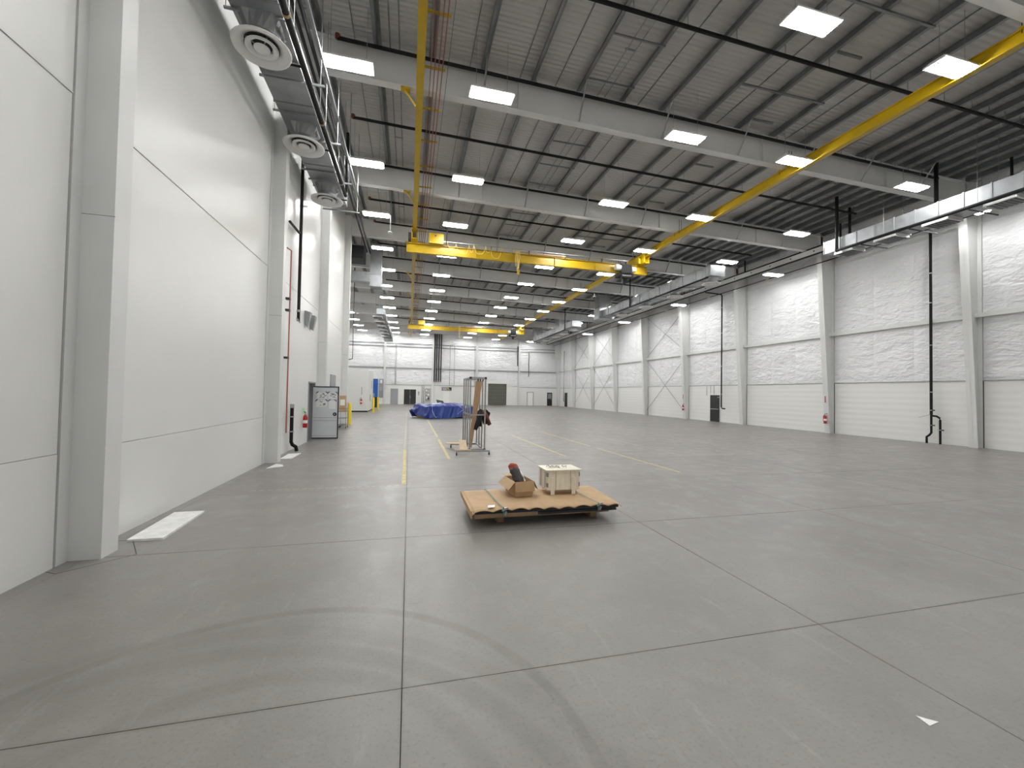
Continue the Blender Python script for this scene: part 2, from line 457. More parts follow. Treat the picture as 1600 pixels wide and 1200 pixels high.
# ------------------------------------------------------------------ rear wall
wb = struct(MB().box(XFL, XR+.3, YR+.06, YR+.3, 0, 12.6).build('wall_rear', 'backing'), 'far end wall with white liner, doors and wrinkled insulation above', 'wall')
RCX = [-10.6, -3.6, 3.5, 10.35, 17.3]
RX = [XFL]+RCX+[XR]
OPEN = [(-2.70, -1.60, 2.35), (-.80, 1.12, 2.35), (5.1, 6.2, 2.15), (12.25, 15.3, 3.45), (18.75, 19.85, 2.2), (22.15, 23.2, 2.25)]
for k in range(len(RX)-1):
    x0, x1 = RX[k]+(.13 if k else 0), RX[k+1]-(.13 if k < len(RX)-2 else 0)
    ops = [o for o in OPEN if o[0] > x0 and o[1] < x1]
    poly = [(x0, 0)]
    for a, b, h in ops: poly += [(a, 0), (a, min(h, 2.86)), (b, min(h, 2.86)), (b, 0)]
    poly += [(x1, 0), (x1, 2.92), (x0, 2.92)]
    tall = [o for o in ops if o[2] > 2.9]
    if tall:
        a, b, h = tall[0]
        MB().box(x0, a, YR-.02, YR+.05, 0, 3.0).build('liner_panel', 'liner', wb)
        MB().box(b, x1, YR-.02, YR+.05, 0, 3.0).build('liner_panel', 'liner', wb)
        MB().box(a, b, YR-.02, YR+.05, h, 3.9).build('liner_panel', 'liner', wb)
        blanket(x0, a, 3.05, 5.42, YR, k+40, 'y').build('insulation_panel', 'vinyl', wb, smooth=True)
        blanket(b, x1, 3.05, 5.42, YR, k+41, 'y').build('insulation_panel', 'vinyl', wb, smooth=True)
        blanket(a, b, 3.9, 5.42, YR, k+42, 'y').build('insulation_panel', 'vinyl', wb, smooth=True)
    else:
        MB().ext_y(poly, YR-.02, YR+.05).build('liner_panel', 'liner', wb)
        blanket(x0, x1, 3.0, 5.42, YR, k+50, 'y').build('insulation_panel', 'vinyl', wb, smooth=True)
    blanket(x0, x1, 5.62, 8.75, YR, k+60, 'y').build('insulation_panel', 'vinyl', wb, smooth=True)
    blanket(x0, x1, 8.85, 12.1, YR, k+70, 'y').build('insulation_panel', 'vinyl', wb, smooth=True)
    for z in (5.5, 8.80, 9.25):
        MB().box(x0-.13, x1+.13, YR-.22, YR-.02, z-.05, z+.05).build('girt', 'galv_dull', wb)
    MB().box(x0, x1, YR-.07, YR, 2.92, 2.97).build('liner_shade_strip', 'galv_dull', wb) if not tall else None  # same strip in place of shade below the insulation
for x in RCX:
    MB().box(x-.15, x+.15, YR-.30, YR-.28, 0, 12).box(x-.01, x+.01, YR-.28, YR, 0, 12).build('column', 'column_paint', wb)

# ------------------------------------------------------------------ ceiling: deck, rafters, purlins
cl = MB().hexa([(XFL-.2, YF-.2, zd(XFL)), (XR+.3, YF-.2, zd(XR)), (XR+.3, YR+.3, zd(XR)), (XFL-.2, YR+.3, zd(XFL))],
               [(XFL-.2, YF-.2, zd(XFL)+.1), (XR+.3, YF-.2, zd(XR)+.1), (XR+.3, YR+.3, zd(XR)+.1), (XFL-.2, YR+.3, zd(XFL)+.1)])
cl = struct(cl.build('ceiling', 'deck'), 'pale ribbed metal roof deck on grey purlins and white rafters', 'ceiling')
def ibeam_x(b, x0, x1, y, zf0, zf1, w, t=.022):
    """I-section running along x with sloping flanges; zf0 underside, zf1 top"""
    for f, d in ((zf0, t), (zf1, -t)):
        lo = lambda x: min(f(x), f(x)+d); hi = lambda x: max(f(x), f(x)+d)
        b.hexa([(x0, y-w, lo(x0)), (x1, y-w, lo(x1)), (x1, y+w, lo(x1)), (x0, y+w, lo(x0))],
               [(x0, y-w, hi(x0)), (x1, y-w, hi(x1)), (x1, y+w, hi(x1)), (x0, y+w, hi(x0))])
    b.hexa([(x0, y-.008, zf0(x0)), (x1, y-.008, zf0(x1)), (x1, y+.008, zf0(x1)), (x0, y+.008, zf0(x0))],
           [(x0, y-.008, zf1(x0)), (x1, y-.008, zf1(x1)), (x1, y+.008, zf1(x1)), (x0, y+.008, zf1(x0))])
for y in BAY:
    if y < YF or y > 63.5: continue
    b = MB(); xs = XL-.05 if y < 24 else XFL
    ibeam_x(b, xs, 23.3, y, zb, zt, .13)
    for x in (-2.9, 3.1, 12.4, 18.5):
        b.box(x-.008, x+.008, y-.12, y+.12, zb(x), zt(x))
    b.build('rafter', 'rafter_paint', cl)
# haunch knees where rafter meets right column
PUR = [-13.2+1.56*k for k in range(0, 7)]+[-2.65, -1.1, .45, 2.0, 3.6, 5.15, 6.7, 8.2, 9.8, 11.35, 12.9, 14.4, 15.95, 17.2]+[18.0+.75*k for k in range(8)]
for i, x in enumerate(PUR):
    y0 = YF if x > XL else 25.1
    z1 = zd(x)-.005; z0 = zt(x)
    p = MB().box(x-.006, x+.006, y0, YR, z0, z1).box(x-.105, x+.006, y0, YR, z0, z0+.008).box(x-.006, x+.10, y0, YR, z1-.008, z1)
    p.box(x-.105, x-.097, y0, YR, z0, z0+.03)
    p.build('purlin', 'purlin_steel', cl)
# deck seams, flange braces, bridging
for x in (-1.75, 1.6, 3.2, 4.4, 7.4, 10.6, 13.7):
    MB().box(x-.012, x+.012, YF, YR, zd(x)-.03, zd(x)-.002).build('deck_seam', 'purlin_steel', cl)
for y in BAY:
    if y < 0 or y > 63: continue
    for x in (2.0, 5.15, 8.2, 11.35, 14.4, 17.2, 20.25):
        MB().tube([(x, y-.75, zd(x)-.12), (x, y-.05, zb(x)+.06)], .03, 4).build('flange_brace', 'galv_dull', cl)
for k in range(40):
    y = -1.5+k*1.62
    if min(abs(y-b) for b in BAY) < .35 or y > 60: continue
    MB().box(5.15, 6.72, y-.02, y+.02, zt(6)-.045, zt(6)-.005).build('purlin_strut', 'purlin_steel', cl)
for y in (7.4, 10.3, 13.2, 16.6, 20.2, 23.0, 27, 33, 39):
    MB().box(9.75, 12.95, y-.03, y+.03, zt(11)-.06, zt(11)-.005).build('purlin_strut', 'purlin_steel', cl)
    MB().box(11.35, 12.2, y+1.2, y+1.26, zt(11)-.06, zt(11)-.005).build('purlin_strut', 'purlin_steel', cl)

# ------------------------------------------------------------------ high bay lights
def make_light():
    r = thing('high_bay_light', 'x', 'ceiling light', (0, 0, 0), 'high bay lights hung from the roof')
    h = MB().hexa([(-.61, -.21, .03), (.61, -.21, .03), (.61, .21, .03), (-.61, .21, .03)],
                  [(-.56, -.16, .11), (.56, -.16, .11), (.56, .16, .11), (-.56, .16, .11)])
    h.build('housing', 'fixture_white', r)
    f = MB().box(-.63, .63, -.235, -.20, -.005, .035).box(-.63, .63, .20, .235, -.01, .035).box(-.63, -.585, -.20, .20, -.01, .035).box(.585, .63, -.20, .20, -.01, .035)
    f.build('frame', 'fixture_white', r)
    for k in range(5):
        y = -.158+k*.079
        MB().hexa([(-.575, y-.014, -.045), (.575, y-.014, -.045), (.575, y+.014, -.045), (-.575, y+.014, -.045)],
                  [(-.585, y-.027, .012), (.585, y-.027, .012), (.585, y+.027, .012), (-.585, y+.027, .012)]).build('tube', 'tube', r)
    for k in range(4):
        y = -.1185+k*.079
        MB().box(-.585, .585, y-.011, y+.011, -.03, .026).build('louver_bar', 'louver', r)
    for x in (-.45, .45):
        MB().tube([(x, 0, .1), (x, 0, 1.62)], .005, 4).build('cable', 'galv_dull', r)
    return r
light0 = make_light(); used = [False]
def light(x, y, z, label, rz=0.):
    if not used[0]:
        o = light0; o.location = (x, y, z); used[0] = True
        o['label'] = label
    else: o = dup(light0, (x, y, z), label)
    o.rotation_euler[2] = rz
    return o
ROWS = [2.25, 7.05, 11.32, 16.12, 20.72, 25.55, 30.0, 34.6, 39.0, 43.6, 48.2, 52.8, 57.4, 62.0]  # first row is out of view, put in to light the near floor
def zl(x): return 10.53-SL*x
def where(y):
    if y < 10: return 'in front of the first rafter'
    if y < 22.2: return 'nearer than the first bridge crane'
    if y < 49.5: return 'between the two bridge cranes'
    return 'beyond the far bridge crane'
light(-1.74, -2.3, zl(-1.74), 'unseen added high bay light near the front wall beside the left duct')  # this lamp and the next are unseen, added to brighten the near left wall
light(2.1, -2.3, zl(2.1), 'unseen added high bay light near the front wall by the conductor bars')
low_me = MB().tube([(.45, 0, .1), (.45, 0, 2.06)], .005, 4).mesh('cable', 'galv_dull')
for i, y in enumerate(ROWS):
    xw = -1.74 if y < 31 else -2.14
    q = where(y)
    light(xw, y, zl(xw), 'glowing high bay light beside the left duct, '+q)
    light(2.1, y, zl(2.1), 'glowing high bay light beside the red conductor bars, '+q)
    light(8.5, y, zl(8.5), 'glowing high bay light over mid hall, '+q)
    if i: light(12.95, y, zl(12.95), 'glowing high bay light close to the right runway beam, '+q)
    light(18.55, y, zl(18.55), 'glowing high bay light between right runway beam and ducts, '+q)
    if i in (0, 2, 4, 6, 8, 10):
        o = light(22.0, y, 9.72, 'low hung high bay light before the insulated right wall, '+q)
        for c in [c for c in bpy.data.objects if c.parent == o and c.name.startswith('cable')]:
            x0_ = c.data.vertices[0].co.x; c.data = low_me; c.location.x = -.9 if x0_ < 0 else 0
for y in (30.0, 34.6, 39.0, 43.6, 48.2, 52.8, 57.4, 62.0):  # nearer lamps are hidden by the left wall, added to brighten the booth
    light(-6.7, y, zl(-6.7), 'high bay light of the partly added side bay row, '+where(y))
for y in (30.0, 39.0, 48.2, 57.4):  # all hidden from view, added to brighten the side bay
    light(-11.0, y, zl(-11.0), 'unseen added light at the far side of the side bay, '+where(y))

# ------------------------------------------------------------------ crane runway beams and conductor bars
def runway(x, label, side):
    r = thing('crane_runway_beam', label, 'crane beam', (x, 0, 10.25), 'yellow crane runway beams')
    b = MB().box(x-.10, x+.10, YF+.3, 63.8, 10.25, 10.275).box(x-.008, x+.008, YF+.3, 63.8, 10.27, 10.60).box(x-.085, x+.085, YF+.3, 63.8, 10.58, 10.60)
    b.build('beam', 'yellow', r)
    for y in BAY:
        if y < YF+1 or y > 63.5: continue
        z = zb(x)
        if side < 0:
            h = MB().box(x-.08, x+.08, y-.1, y+.1, 10.60, z+.012)
            h.build('hanger', 'yellow', r)
            MB().rbox((x-.40, y, z-.02), .26, .2, .05).build('bracket_plate', 'yellow', r)
            MB().tube([(x-.40, y, z-.05), (x-.05, y, 10.36)], .035, 6).build('sway_brace', 'yellow', r)
        else:
            for dy in (-.2, .2):
                for dx in (-.06, .06):
                    MB().tube([(x+dx, y+dy, 10.5), (x+dx, y+dy, z+(.55 if dy < 0 else .1))], .011, 5).build('hanger_rod', 'black_iron', r)
                MB().box(x-.12, x+.12, y+dy-.04, y+dy+.04, 10.6, 10.63).build('hanger_clip', 'yellow', r)
    return r
runway(.1, 'yellow crane runway beam on the left carrying the red conductor bars', -1)
runway(13.55, 'yellow crane runway beam on the right held by thin black rods', 1)
cb = thing('conductor_bar_set', 'four thin rust red conductor bars on yellow arms beside the runway beam', 'conductor bars', (.5, 0, 10.5))
for k in range(4):
    x = .36+k*.10
    MB().box(x-.012, x+.012, YF+.3, 62, 10.44, 10.50).build('conductor_bar', 'conductor', cb)
MB().box(.79, .80, YF+.3, 62, 10.45, 10.47).build('cable', 'black_iron', cb)
y = -5.4
while y < 61:
    MB().box(.11, .74, y-.025, y+.025, 10.505, 10.545).build('support_arm', 'yellow', cb); y += 1.62

# ------------------------------------------------------------------ bridge cranes
def crane(yc, label, fest):
    x0, x1 = -.30, 13.95
    r = thing('bridge_crane', label, 'crane', (6.8, yc, 9.36), 'yellow underhung bridge cranes')
    g = MB().box(x0, x1, yc-.12, yc+.12, 9.36, 9.385).box(x0, x1, yc-.012, yc+.012, 9.38, 9.86).box(x0, x1, yc-.12, yc+.12, 9.84, 9.865)
    for x in (x0+.01, 3.4, 5.6, 8, 10.5, x1-.01): g.box(x-.008, x+.008, yc-.11, yc+.11, 9.38, 9.85)
    g.build('girder', 'yellow', r)
    for xr in (.1, 13.55):
        e = MB().box(xr-.16, xr-.13, yc-.75, yc+.75, 9.87, 10.46).box(xr+.13, xr+.16, yc-.75, yc+.75, 9.87, 10.46).box(xr-.16, xr+.16, yc-.75, yc+.75, 9.865, 9.90)
        e.build('end_truck', 'yellow', r)
        for dy in (-.55, .55):
            for sx in (-1, 1):
                MB().tube([(xr+sx*.05, yc+dy, 10.345), (xr+sx*.125, yc+dy, 10.345)], .07, 12).build('wheel', 'steel_dark', r)
        MB().box(xr-.32, xr-.17, yc-.35, yc+.1, 9.95, 10.3).build('drive_motor', 'steel_dark' if xr < 1 else 'yellow', r)
    cbx = MB().box(.85, 1.62, yc-.30, yc-.02, 9.88, 10.42).build('control_box', 'yellow', r)
    MB().box(1.15, 1.22, yc-.315, yc-.30, 10.25, 10.32).build('box_label', 'sign_black', cbx)
    MB().tube([(1.62, yc-.15, 10.05), (1.72, yc-.15, 10.05)], .06, 8).build('cable_gland', 'white_plastic', cbx)
    MB().box(1.8, 12.6, yc-.26, yc-.22, 10.03, 10.06).build('festoon_track', 'galv', r)
    for x in (1.9, 4.2, 6.4, 8.6, 10.9, 12.5):
        MB().box(x-.015, x+.015, yc-.26, yc-.1, 9.86, 10.06).build('track_post', 'black_iron', r)
    xs = fest
    for k in range(len(xs)-1):
        a, b = xs[k], xs[k+1]; pts = []
        for i in range(9):
            t = i/8; pts.append((a+(b-a)*t, yc-.24+.02*math.sin(k), 10.03-(.62 if k % 2 else .40)*(1-(2*t-1)**4)*(.75+.25*((k*7) % 3)/2)))
        MB().tube(pts, .013, 5).build('festoon_cable', 'cable_yellow', r)
    # bundled slack cables and pendant near the middle
    for k in range(6):
        x = 5.62+.05*k; d = (.9, 1.15, .75, 1.2, .8, 1.0)[k]
        MB().tube([(x, yc-.2, 10.0), (x+.03*math.sin(k*2), yc-.22, 9.6), (x+.06*math.sin(k), yc-.2, 10.0-d)], .016, 5).build('hanging_cable', 'cable_yellow', r)
    MB().box(5.72, 5.84, yc-.27, yc-.18, 8.62, 8.90).build('pendant', 'yellow', r)
    MB().tube([(5.78, yc-.22, 8.9), (5.78, yc-.22, 9.3)], .02, 6).build('pendant_cable', 'cable_yellow', r)
    MB().tube([(5.9, yc-.18, 9.93), (7.2, yc-.19, 9.90), (8.6, yc-.17, 9.94)], .05, 6).build('cable_bundle', 'cardboard', r)
    # hoist trolley at the right end
    t = MB().box(12.0, 12.9, yc-.30, yc+.30, 9.12, 9.30).box(12.1, 12.8, yc-.30, yc-.14, 9.25, 9.85).box(12.1, 12.8, yc+.14, yc+.30, 9.25, 9.85)
    tr = t.build('hoist_trolley', 'hoist_black', r)
    MB().tube([(11.75, yc-.24, 9.6), (12.08, yc-.24, 9.6)], .17, 14).build('motor_end', 'white_plastic', tr)
    MB().tube([(12.82, yc-.24, 9.55), (13.05, yc-.24, 9.55)], .17, 14).build('motor_end', 'white_plastic', tr)
    MB().tube([(12.15, yc-.24, 9.1), (12.75, yc-.24, 9.1)], .13, 12).build('rope_drum', 'black_iron', tr)
    MB().box(12.35, 12.6, yc-.1, yc+.1, 8.75, 9.0).build('hook_block', 'black_iron', tr)
    return r
crane(22.2, 'nearer yellow bridge crane with looped festoon cables and hanging pendant', [1.8, 2.3, 3.0, 3.25, 3.9, 4.15, 4.8, 5.5])
crane(49.5, 'farther yellow bridge crane spanning the hall near the end wall', [1.8, 2.6, 3.6, 4.6, 5.5])

# ------------------------------------------------------------------ ducts
def diffuser(parent, x, y, zduct, drop=.42, R=.54):
    z = zduct-drop
    prof = [(R, .02), (R-.01, -.012), (R-.05, -.02), (R*.72, .055), (R*.60, .075), (R*.60, .085), (R*.74, .075), (R-.03, .0), (R, .02)]
    d = MB().lathe(prof, (x, y, z)).build('diffuser', 'white_plastic', parent, smooth=True)
    MB().lathe([(R*.56, .03), (R*.55, .0), (R*.50, -.015), (R*.36, .045), (R*.33, .06), (R*.36, .065), (R*.56, .03)], (x, y, z)).build('inner_cone', 'white_plastic', d, smooth=True)
    MB().lathe([(.0, -.012), (R*.26, -.012), (R*.28, .01), (R*.2, .03), (0, .03)], (x, y, z)).build('centre_cone', 'white_plastic', d, smooth=True)
    MB().lathe([(R*.585, .05), (R*.585, .12), (0, .12)], (x, y, z)).build('throat', 'grille_dark', d)
    MB().lathe([(R*.56, .08), (R*.56, drop*.52)], (x, y, z)).build('neck', 'galv', d, smooth=True)
    n = 20; o = MB(); s = .36; bot = []; top = []
    for k in range(n):
        a = 2*math.pi*k/n; ca, sa = math.cos(a), math.sin(a); q = s/max(abs(ca), abs(sa))
        bot.append((x+R*.56*ca, y+R*.56*sa, z+drop*.48)); top.append((x+q*ca, y+q*sa, zduct+.002))
    o.hexa(bot, top).build('transition', 'galv', d)
    for a in (.6, 2.2, 3.8, 5.3):
        MB().tube([(x+R*.27*math.cos(a), y+R*.27*math.sin(a), z+.03), (x+R*.58*math.cos(a), y+R*.58*math.sin(a), z+.07)], .012, 4).build('spoke', 'galv_dull', d)
    return d
def duct(label, x0, x1, ys, z0, z1, rods=True, zr=None):
    r = thing('air_duct', label, 'duct', ((x0+x1)/2, ys[0], z0), 'metal air ducts under the roof')
    for k in range(len(ys)-1):
        a, b = ys[k], ys[k+1]
        MB().box(x0, x1, a+.012, b-.012, z0, z1).build('duct_section', 'galv', r)
        e = .022
        f = MB().box(x0-e, x1+e, b-.02, b+.02, z0-e, z0).box(x0-e, x1+e, b-.02, b+.02, z1, z1+e).box(x0-e, x0, b-.02, b+.02, z0, z1).box(x1, x1+e, b-.02, b+.02, z0, z1)
        f.build('flange', 'galv_dull', r)
        if rods and k % (2 if b-a > 1 else 4) == 0:
            MB().box(x0-.12, x1+.12, a+.3, a+.34, z0-.045, z0-.004).build('trapeze', 'galv_dull', r)
            for x in (x0-.09, x1+.09):
                MB().tube([(x, a+.32, z0-.03), (x, a+.32, zd(x)-.01)], .008, 5).build('hanger_rod', 'galv_dull', r)
    return r
ZL = 9.08
dl = duct('galvanised duct with round white diffusers along the top of the left wall', -3.37, -2.49, [-6+1.42*k for k in range(17)], ZL, ZL+.5)
for y in (2.1, 5.4, 8.80, 12.08, 15.33): diffuser(dl, -2.93, y, ZL, .47, .52)
db = duct('galvanised duct with round white diffusers midway along the right side', 17.45, 18.5, [20.8+1.3*k for k in range(12)], 9.32, 9.95)
for y in (21.4, 24.95, 28.6, 32.2): diffuser(db, 18.0, y, 9.32, .36)
MB().box(17.2, 18.75, 35.12, 36.3, 9.2, 10.2).build('plenum', 'galv', db)
MB().hexa([(17.3, 35.2, 10.2), (18.7, 35.2, 10.2), (18.7, 36.2, 10.2), (17.3, 36.2, 10.2)], [(17.0, 35.3, 11.8), (18.2, 35.3, 11.8), (18.2, 36.1, 11.8), (17.0, 36.1, 11.8)]).build('riser', 'galv_dull', db)
dc = duct('galvanised duct with round white diffusers near the far end of the right side', 16.9, 17.95, [41.0+1.3*k for k in range(12)], 9.32, 9.95)
for y in (41.7, 44.6, 47.4, 51, 54.5): diffuser(dc, 17.4, y, 9.32, .36)
MB().hexa([(16.9, 53.6, 9.95), (17.9, 53.6, 9.95), (17.9, 55.0, 9.95), (16.9, 55.0, 9.95)], [(16.6, 53.7, 11.52), (17.6, 53.7, 11.52), (17.6, 54.9, 11.52), (16.6, 54.9, 11.52)]).build('riser', 'galv_dull', dc)
MB().hexa([(16.9, 44.8, 9.95), (17.9, 44.8, 9.95), (17.9, 46.1, 9.95), (16.9, 46.1, 9.95)], [(16.6, 44.9, 11.8), (17.6, 44.9, 11.8), (17.6, 46, 11.8), (16.6, 46, 11.8)]).build('riser', 'galv_dull', dc)
def grille(parent, x, y, z):
    g = MB().hexa([(x-.42, y-.42, z-.16), (x+.42, y-.42, z-.16), (x+.42, y+.42, z-.16), (x-.42, y+.42, z-.16)],
                  [(x-.40, y-.40, z-.002), (x+.40, y-.40, z-.002), (x+.40, y+.40, z-.002), (x-.40, y+.40, z-.002)]).build('grille_box', 'fixture_white', parent)
    MB().box(x-.36, x+.36, y-.36, y+.36, z-.175, z-.161).build('grille', 'grille_dark', g)
    for k in range(6):
        yy = y-.3+k*.12
        MB().box(x-.36, x+.36, yy-.01, yy+.01, z-.19, z-.176).build('vane', 'galv_dull', g)
da = duct('galvanised duct with square dark grilles at the near end of the right side', 19.5, 20.45, [-5.22+.74*k for k in range(29)], 9.03, 9.62)
for y in (2.2, 4.0, 5.8, 7.6, 9.41, 11.2, 12.93, 14.64): grille(da, 19.95, y, 9.03)
# ducts beyond the end of the left wall
df = duct('galvanised duct run with dark grilles beyond the end of the left wall', -2.95, -2.25, [38+1.4*k for k in range(14)], 8.8, 9.3)
for y in (39, 41.8, 44.6, 47.4, 50.2, 53): grille(df, -2.9, y, 8.8)
MB().box(-3.25, -2.2, 54.5, 56.3, 8.5, 9.6).build('plenum', 'galv', df)
dv = duct('bright vertical duct drop beyond the end of the left wall', -2.72, -1.98, [28.7, 29.5], 9.0, 9.8, False)
MB().box(-2.72, -1.98, 28.7, 29.5, 9.83, 10.6).build('duct_section', 'galv', dv)
MB().box(-2.74, -1.96, 28.68, 29.52, 9.80, 9.83).build('flange', 'galv_dull', dv)
MB().box(-2.72, -1.98, 28.7, 29.5, 10.6, zt(-2.0)-.002).build('duct_section', 'galv', dv)
MB().box(-4.9, -2.72, 28.8, 29.4, 9.3, 9.95).build('duct_branch', 'galv_dull', dv)
ml = thing('air_handler', 'dark roof mounted air handling box beyond the left wall end', 'air handler', (-4.2, 28.0, 10.5))
MB().box(-5.4, -3.0, 27.4, 28.8, 10.4, 11.2).build('casing', 'steel_dark', ml)
for x in (-5.2, -3.2): MB().tube([(x, 28, 11.2), (x, 28, zd(x)-.003)], .012, 5).build('hanger_rod', 'black_iron', ml)
MB().box(-5.45, -2.95, 27.35, 28.85, 11.2, 11.24).build('lid', 'galv_dull', ml)

# ------------------------------------------------------------------ sprinkler and black pipes
def zp(x): return 11.62-.022*x
YP = []
for b in BAY:
    if b < YF or b > 63: continue
    YP += [(b-.22, True), (b+3.0, False)]
for y, atr in YP:
    if y > 62: continue
    x0 = -2.15 if y < 26 else -2.2
    r = thing('sprinkler_pipe', 'thin black sprinkler pipe crossing '+('along a white rafter, ' if atr else 'midway between two rafters, ')+where(y), 'pipe', (x0, y, zp(x0)), 'black sprinkler branch pipes')
    zz = zp if not atr else (lambda x: zp(x)+.12)
    MB().tube([(x0, y, zz(x0)), (21.2, y, zz(21.2))], .05, 8).build('pipe', 'black_pipe', r)
    if y < 32:
        for x in PUR:
            if x < x0+.3 or x > 21: continue
            MB().tube([(x+.03, y, zz(x)+.04), (x+.03, y, zt(x)+.02)], .012, 4).build('hanger', 'galv_dull', r)
        MB().tube([(x0, y, zz(x0)-.02), (x0, y, zz(x0)+.1)], .07, 8).build('elbow', 'red_fitting', r)
def run(name, label, pts, rad, m='black_pipe', cat='pipe', group=None, n=8):
    p0 = pts[0]
    o = MB().tube(pts, rad, n).build(name, m, None, smooth=True, origin=p0)
    return tag(o, label, cat, group)
r = thing('sprinkler_main', 'thick black pipe clamped along the lower edge of the left duct', 'pipe', (-2.3, 0, 9.0))
MB().tube([(-2.38, YF+.3, 9.0), (-2.38, 15.6, 9.0)], .065, 10).build('pipe', 'black_pipe', r)
for y in (1.8, 5.1, 8.3, 11.5, 14.7):
    MB().tube([(-2.38, y-.03, 9.0), (-2.38, y+.03, 9.0)], .075, 10).build('coupling', 'lumber', r)
    MB().tube([(-2.38, y+1.3, 9.0), (-2.85, y+1.3, 9.0), (-2.85, y+1.3, 8.93)], .025, 6).build('sprinkler_head', 'black_pipe', r)
    MB().tube([(-2.38, y+.5, 9.05), (-2.38, y+.5, zd(-2.3)-.02)], .008, 5).build('hanger_rod', 'galv_dull', r)
MB().tube([(-2.38, 15.6, 9.0), (-2.38, 15.75, 9.05), (-2.38, 15.8, 9.3), (-2.38, 15.8, 11.4)], .05, 8).build('riser', 'black_pipe', r)
run('sprinkler_main', 'upper dark pipe running along the hall above the left duct', [(-2.58, YF+.3, 10.7), (-2.58, 27.2, 10.7)], .05)
run('sprinkler_main', 'dark pipe high under the roof beside the left wall', [(-2.78, YF+.3, 10.78), (-2.78, 27.2, 10.78)], .045)
r = thing('cable_tray', 'galvanised strut channel above the left duct carrying rods', 'channel', (-2.15, 0, 9.7))
MB().box(-2.17, -2.11, YF+.3, 17, 9.66, 9.74).build('channel', 'galv', r)
for k in range(8):
    y = .9+2.3*k
    MB().tube([(-2.14, y, 8.99), (-2.14, y, zd(-2.1)-.02)], .014, 5).build('hanger_rod', 'galv', r)
    MB().box(-3.4, -2.05, y-.02, y+.02, 8.985, 9.03).build('strut', 'galv_dull', r)
r = thing('gas_pipe', 'black pipe running below the right duct with drop pipes', 'pipe', (19.36, 0, 8.97))
MB().tube([(19.36, YF+.3, 8.97), (19.36, 14.8, 8.97)], .065, 10).build('pipe', 'black_pipe', r)
MB().tube([(19.36, 14.78, 8.97), (19.36, 14.78, zt(19.36)-.002)], .07, 10).build('drop_pipe', 'black_pipe', r)
for y in (2.7, 4.5, 6.3, 8.1, 10.1, 11.9, 13.7):
    MB().box(19.3, 20.9, y-.02, y+.02, 8.86, 8.90).build('bracket_arm', 'black_iron', r)
run('gas_pipe', 'short black vertical pipe behind the right duct', [(21.0, 15.4, zt(21.0)-.001), (21.0, 15.4, 9.9)], .06)
run('gas_pipe', 'black pipe dropping from the roof beside the nearer rafter by the duct', [(20.7, 11.8, 11.74), (20.7, 11.8, 9.9)], .07)
run('gas_pipe', 'black pipe below the middle right duct', [(17.35, 20.9, 9.2), (17.35, 33, 9.2)], .05)
run('gas_pipe', 'black drop pipe in front of the riser of the middle right duct', [(17.35, 29.9, 9.251), (17.35, 29.9, zt(17.35)-.002)], .05)
run('gas_pipe', 'black pipe below the far right duct', [(16.85, 42.9, 9.2), (16.85, 55, 9.2)], .05)
run('gas_pipe', 'black drop pipe in front of the far right duct', [(16.85, 43.0, 9.251), (16.85, 43.0, zt(16.85)-.002)], .05)
sb = thing('service_beam', 'long pale beam with black pipes on both edges above the insulated wall', 'beam', (22.0, 10, 10.1))
MB().box(21.98, 22.02, YF+.3, 64, 10.13, 10.48).build('web', 'rafter_paint', sb)
MB().tube([(22.0, YF+.3, 10.12), (22.0, 64, 10.12)], .05, 8).build('lower_pipe', 'black_pipe', sb)
MB().tube([(22.0, YF+.3, 10.5), (22.0, 64, 10.5)], .05, 8).build('upper_pipe', 'black_pipe', sb)
for k in range(40):
    y = 5+1.45*k
    MB().tube([(21.97, y, 10.32), (21.978, y, 10.32)], .045, 8).build('hole', 'black_iron', sb)
for b in BAY:
    if 5 < b < 63: MB().tube([(22.0, b+.3, 10.5), (22.0, b+.3, 11.5)], .05, 8).build('drop_pipe', 'black_pipe', sb)
for b in BAY:
    if 5 < b < 63: MB().tube([(22.0, b-2.0, 10.5), (22.0, b-2.0, 11.3)], .045, 8).build('drop_pipe', 'black_pipe', sb)
cp = thing('wall_conduit', 'thin black pipe along the top edge of the insulated wall', 'pipe', (23.05, 0, 9.95))
MB().tube([(23.02, YF+.3, 9.9), (23.02, 64, 9.9)], .03, 8).build('pipe', 'black_pipe', cp)
for k in range(9):
    MB().tube([(23.02, 11+5.5*k, 9.9), (23.02, 11.25+5.5*k, 9.9)], .036, 8).build('pipe_label', 'lumber_pale', cp)
# conduits in pairs between purlins
for x, lab in ((-.62, 'pair of thin grey conduits between the purlins left of the yellow runway beam'), (5.9, 'pair of thin bright conduits between the purlins over the middle of the hall')):
    r = thing('conduit_pair', lab, 'conduit', (x, 0, zd(x)-.2), 'roof conduits')
    for dx in (-.13, .13):
        MB().tube([(x+dx, YF+.3, zt(x)+.03), (x+dx, YR-.3, zt(x)+.03)], .02, 6).build('conduit', 'galv_dull' if x > 0 else 'purlin_steel', r)
    for k in range(20):
        MB().box(x-.17, x+.17, 1+3.1*k-.02, 1+3.1*k+.02, zt(x)+.05, zt(x)+.09).build('clamp', 'galv_dull', r)
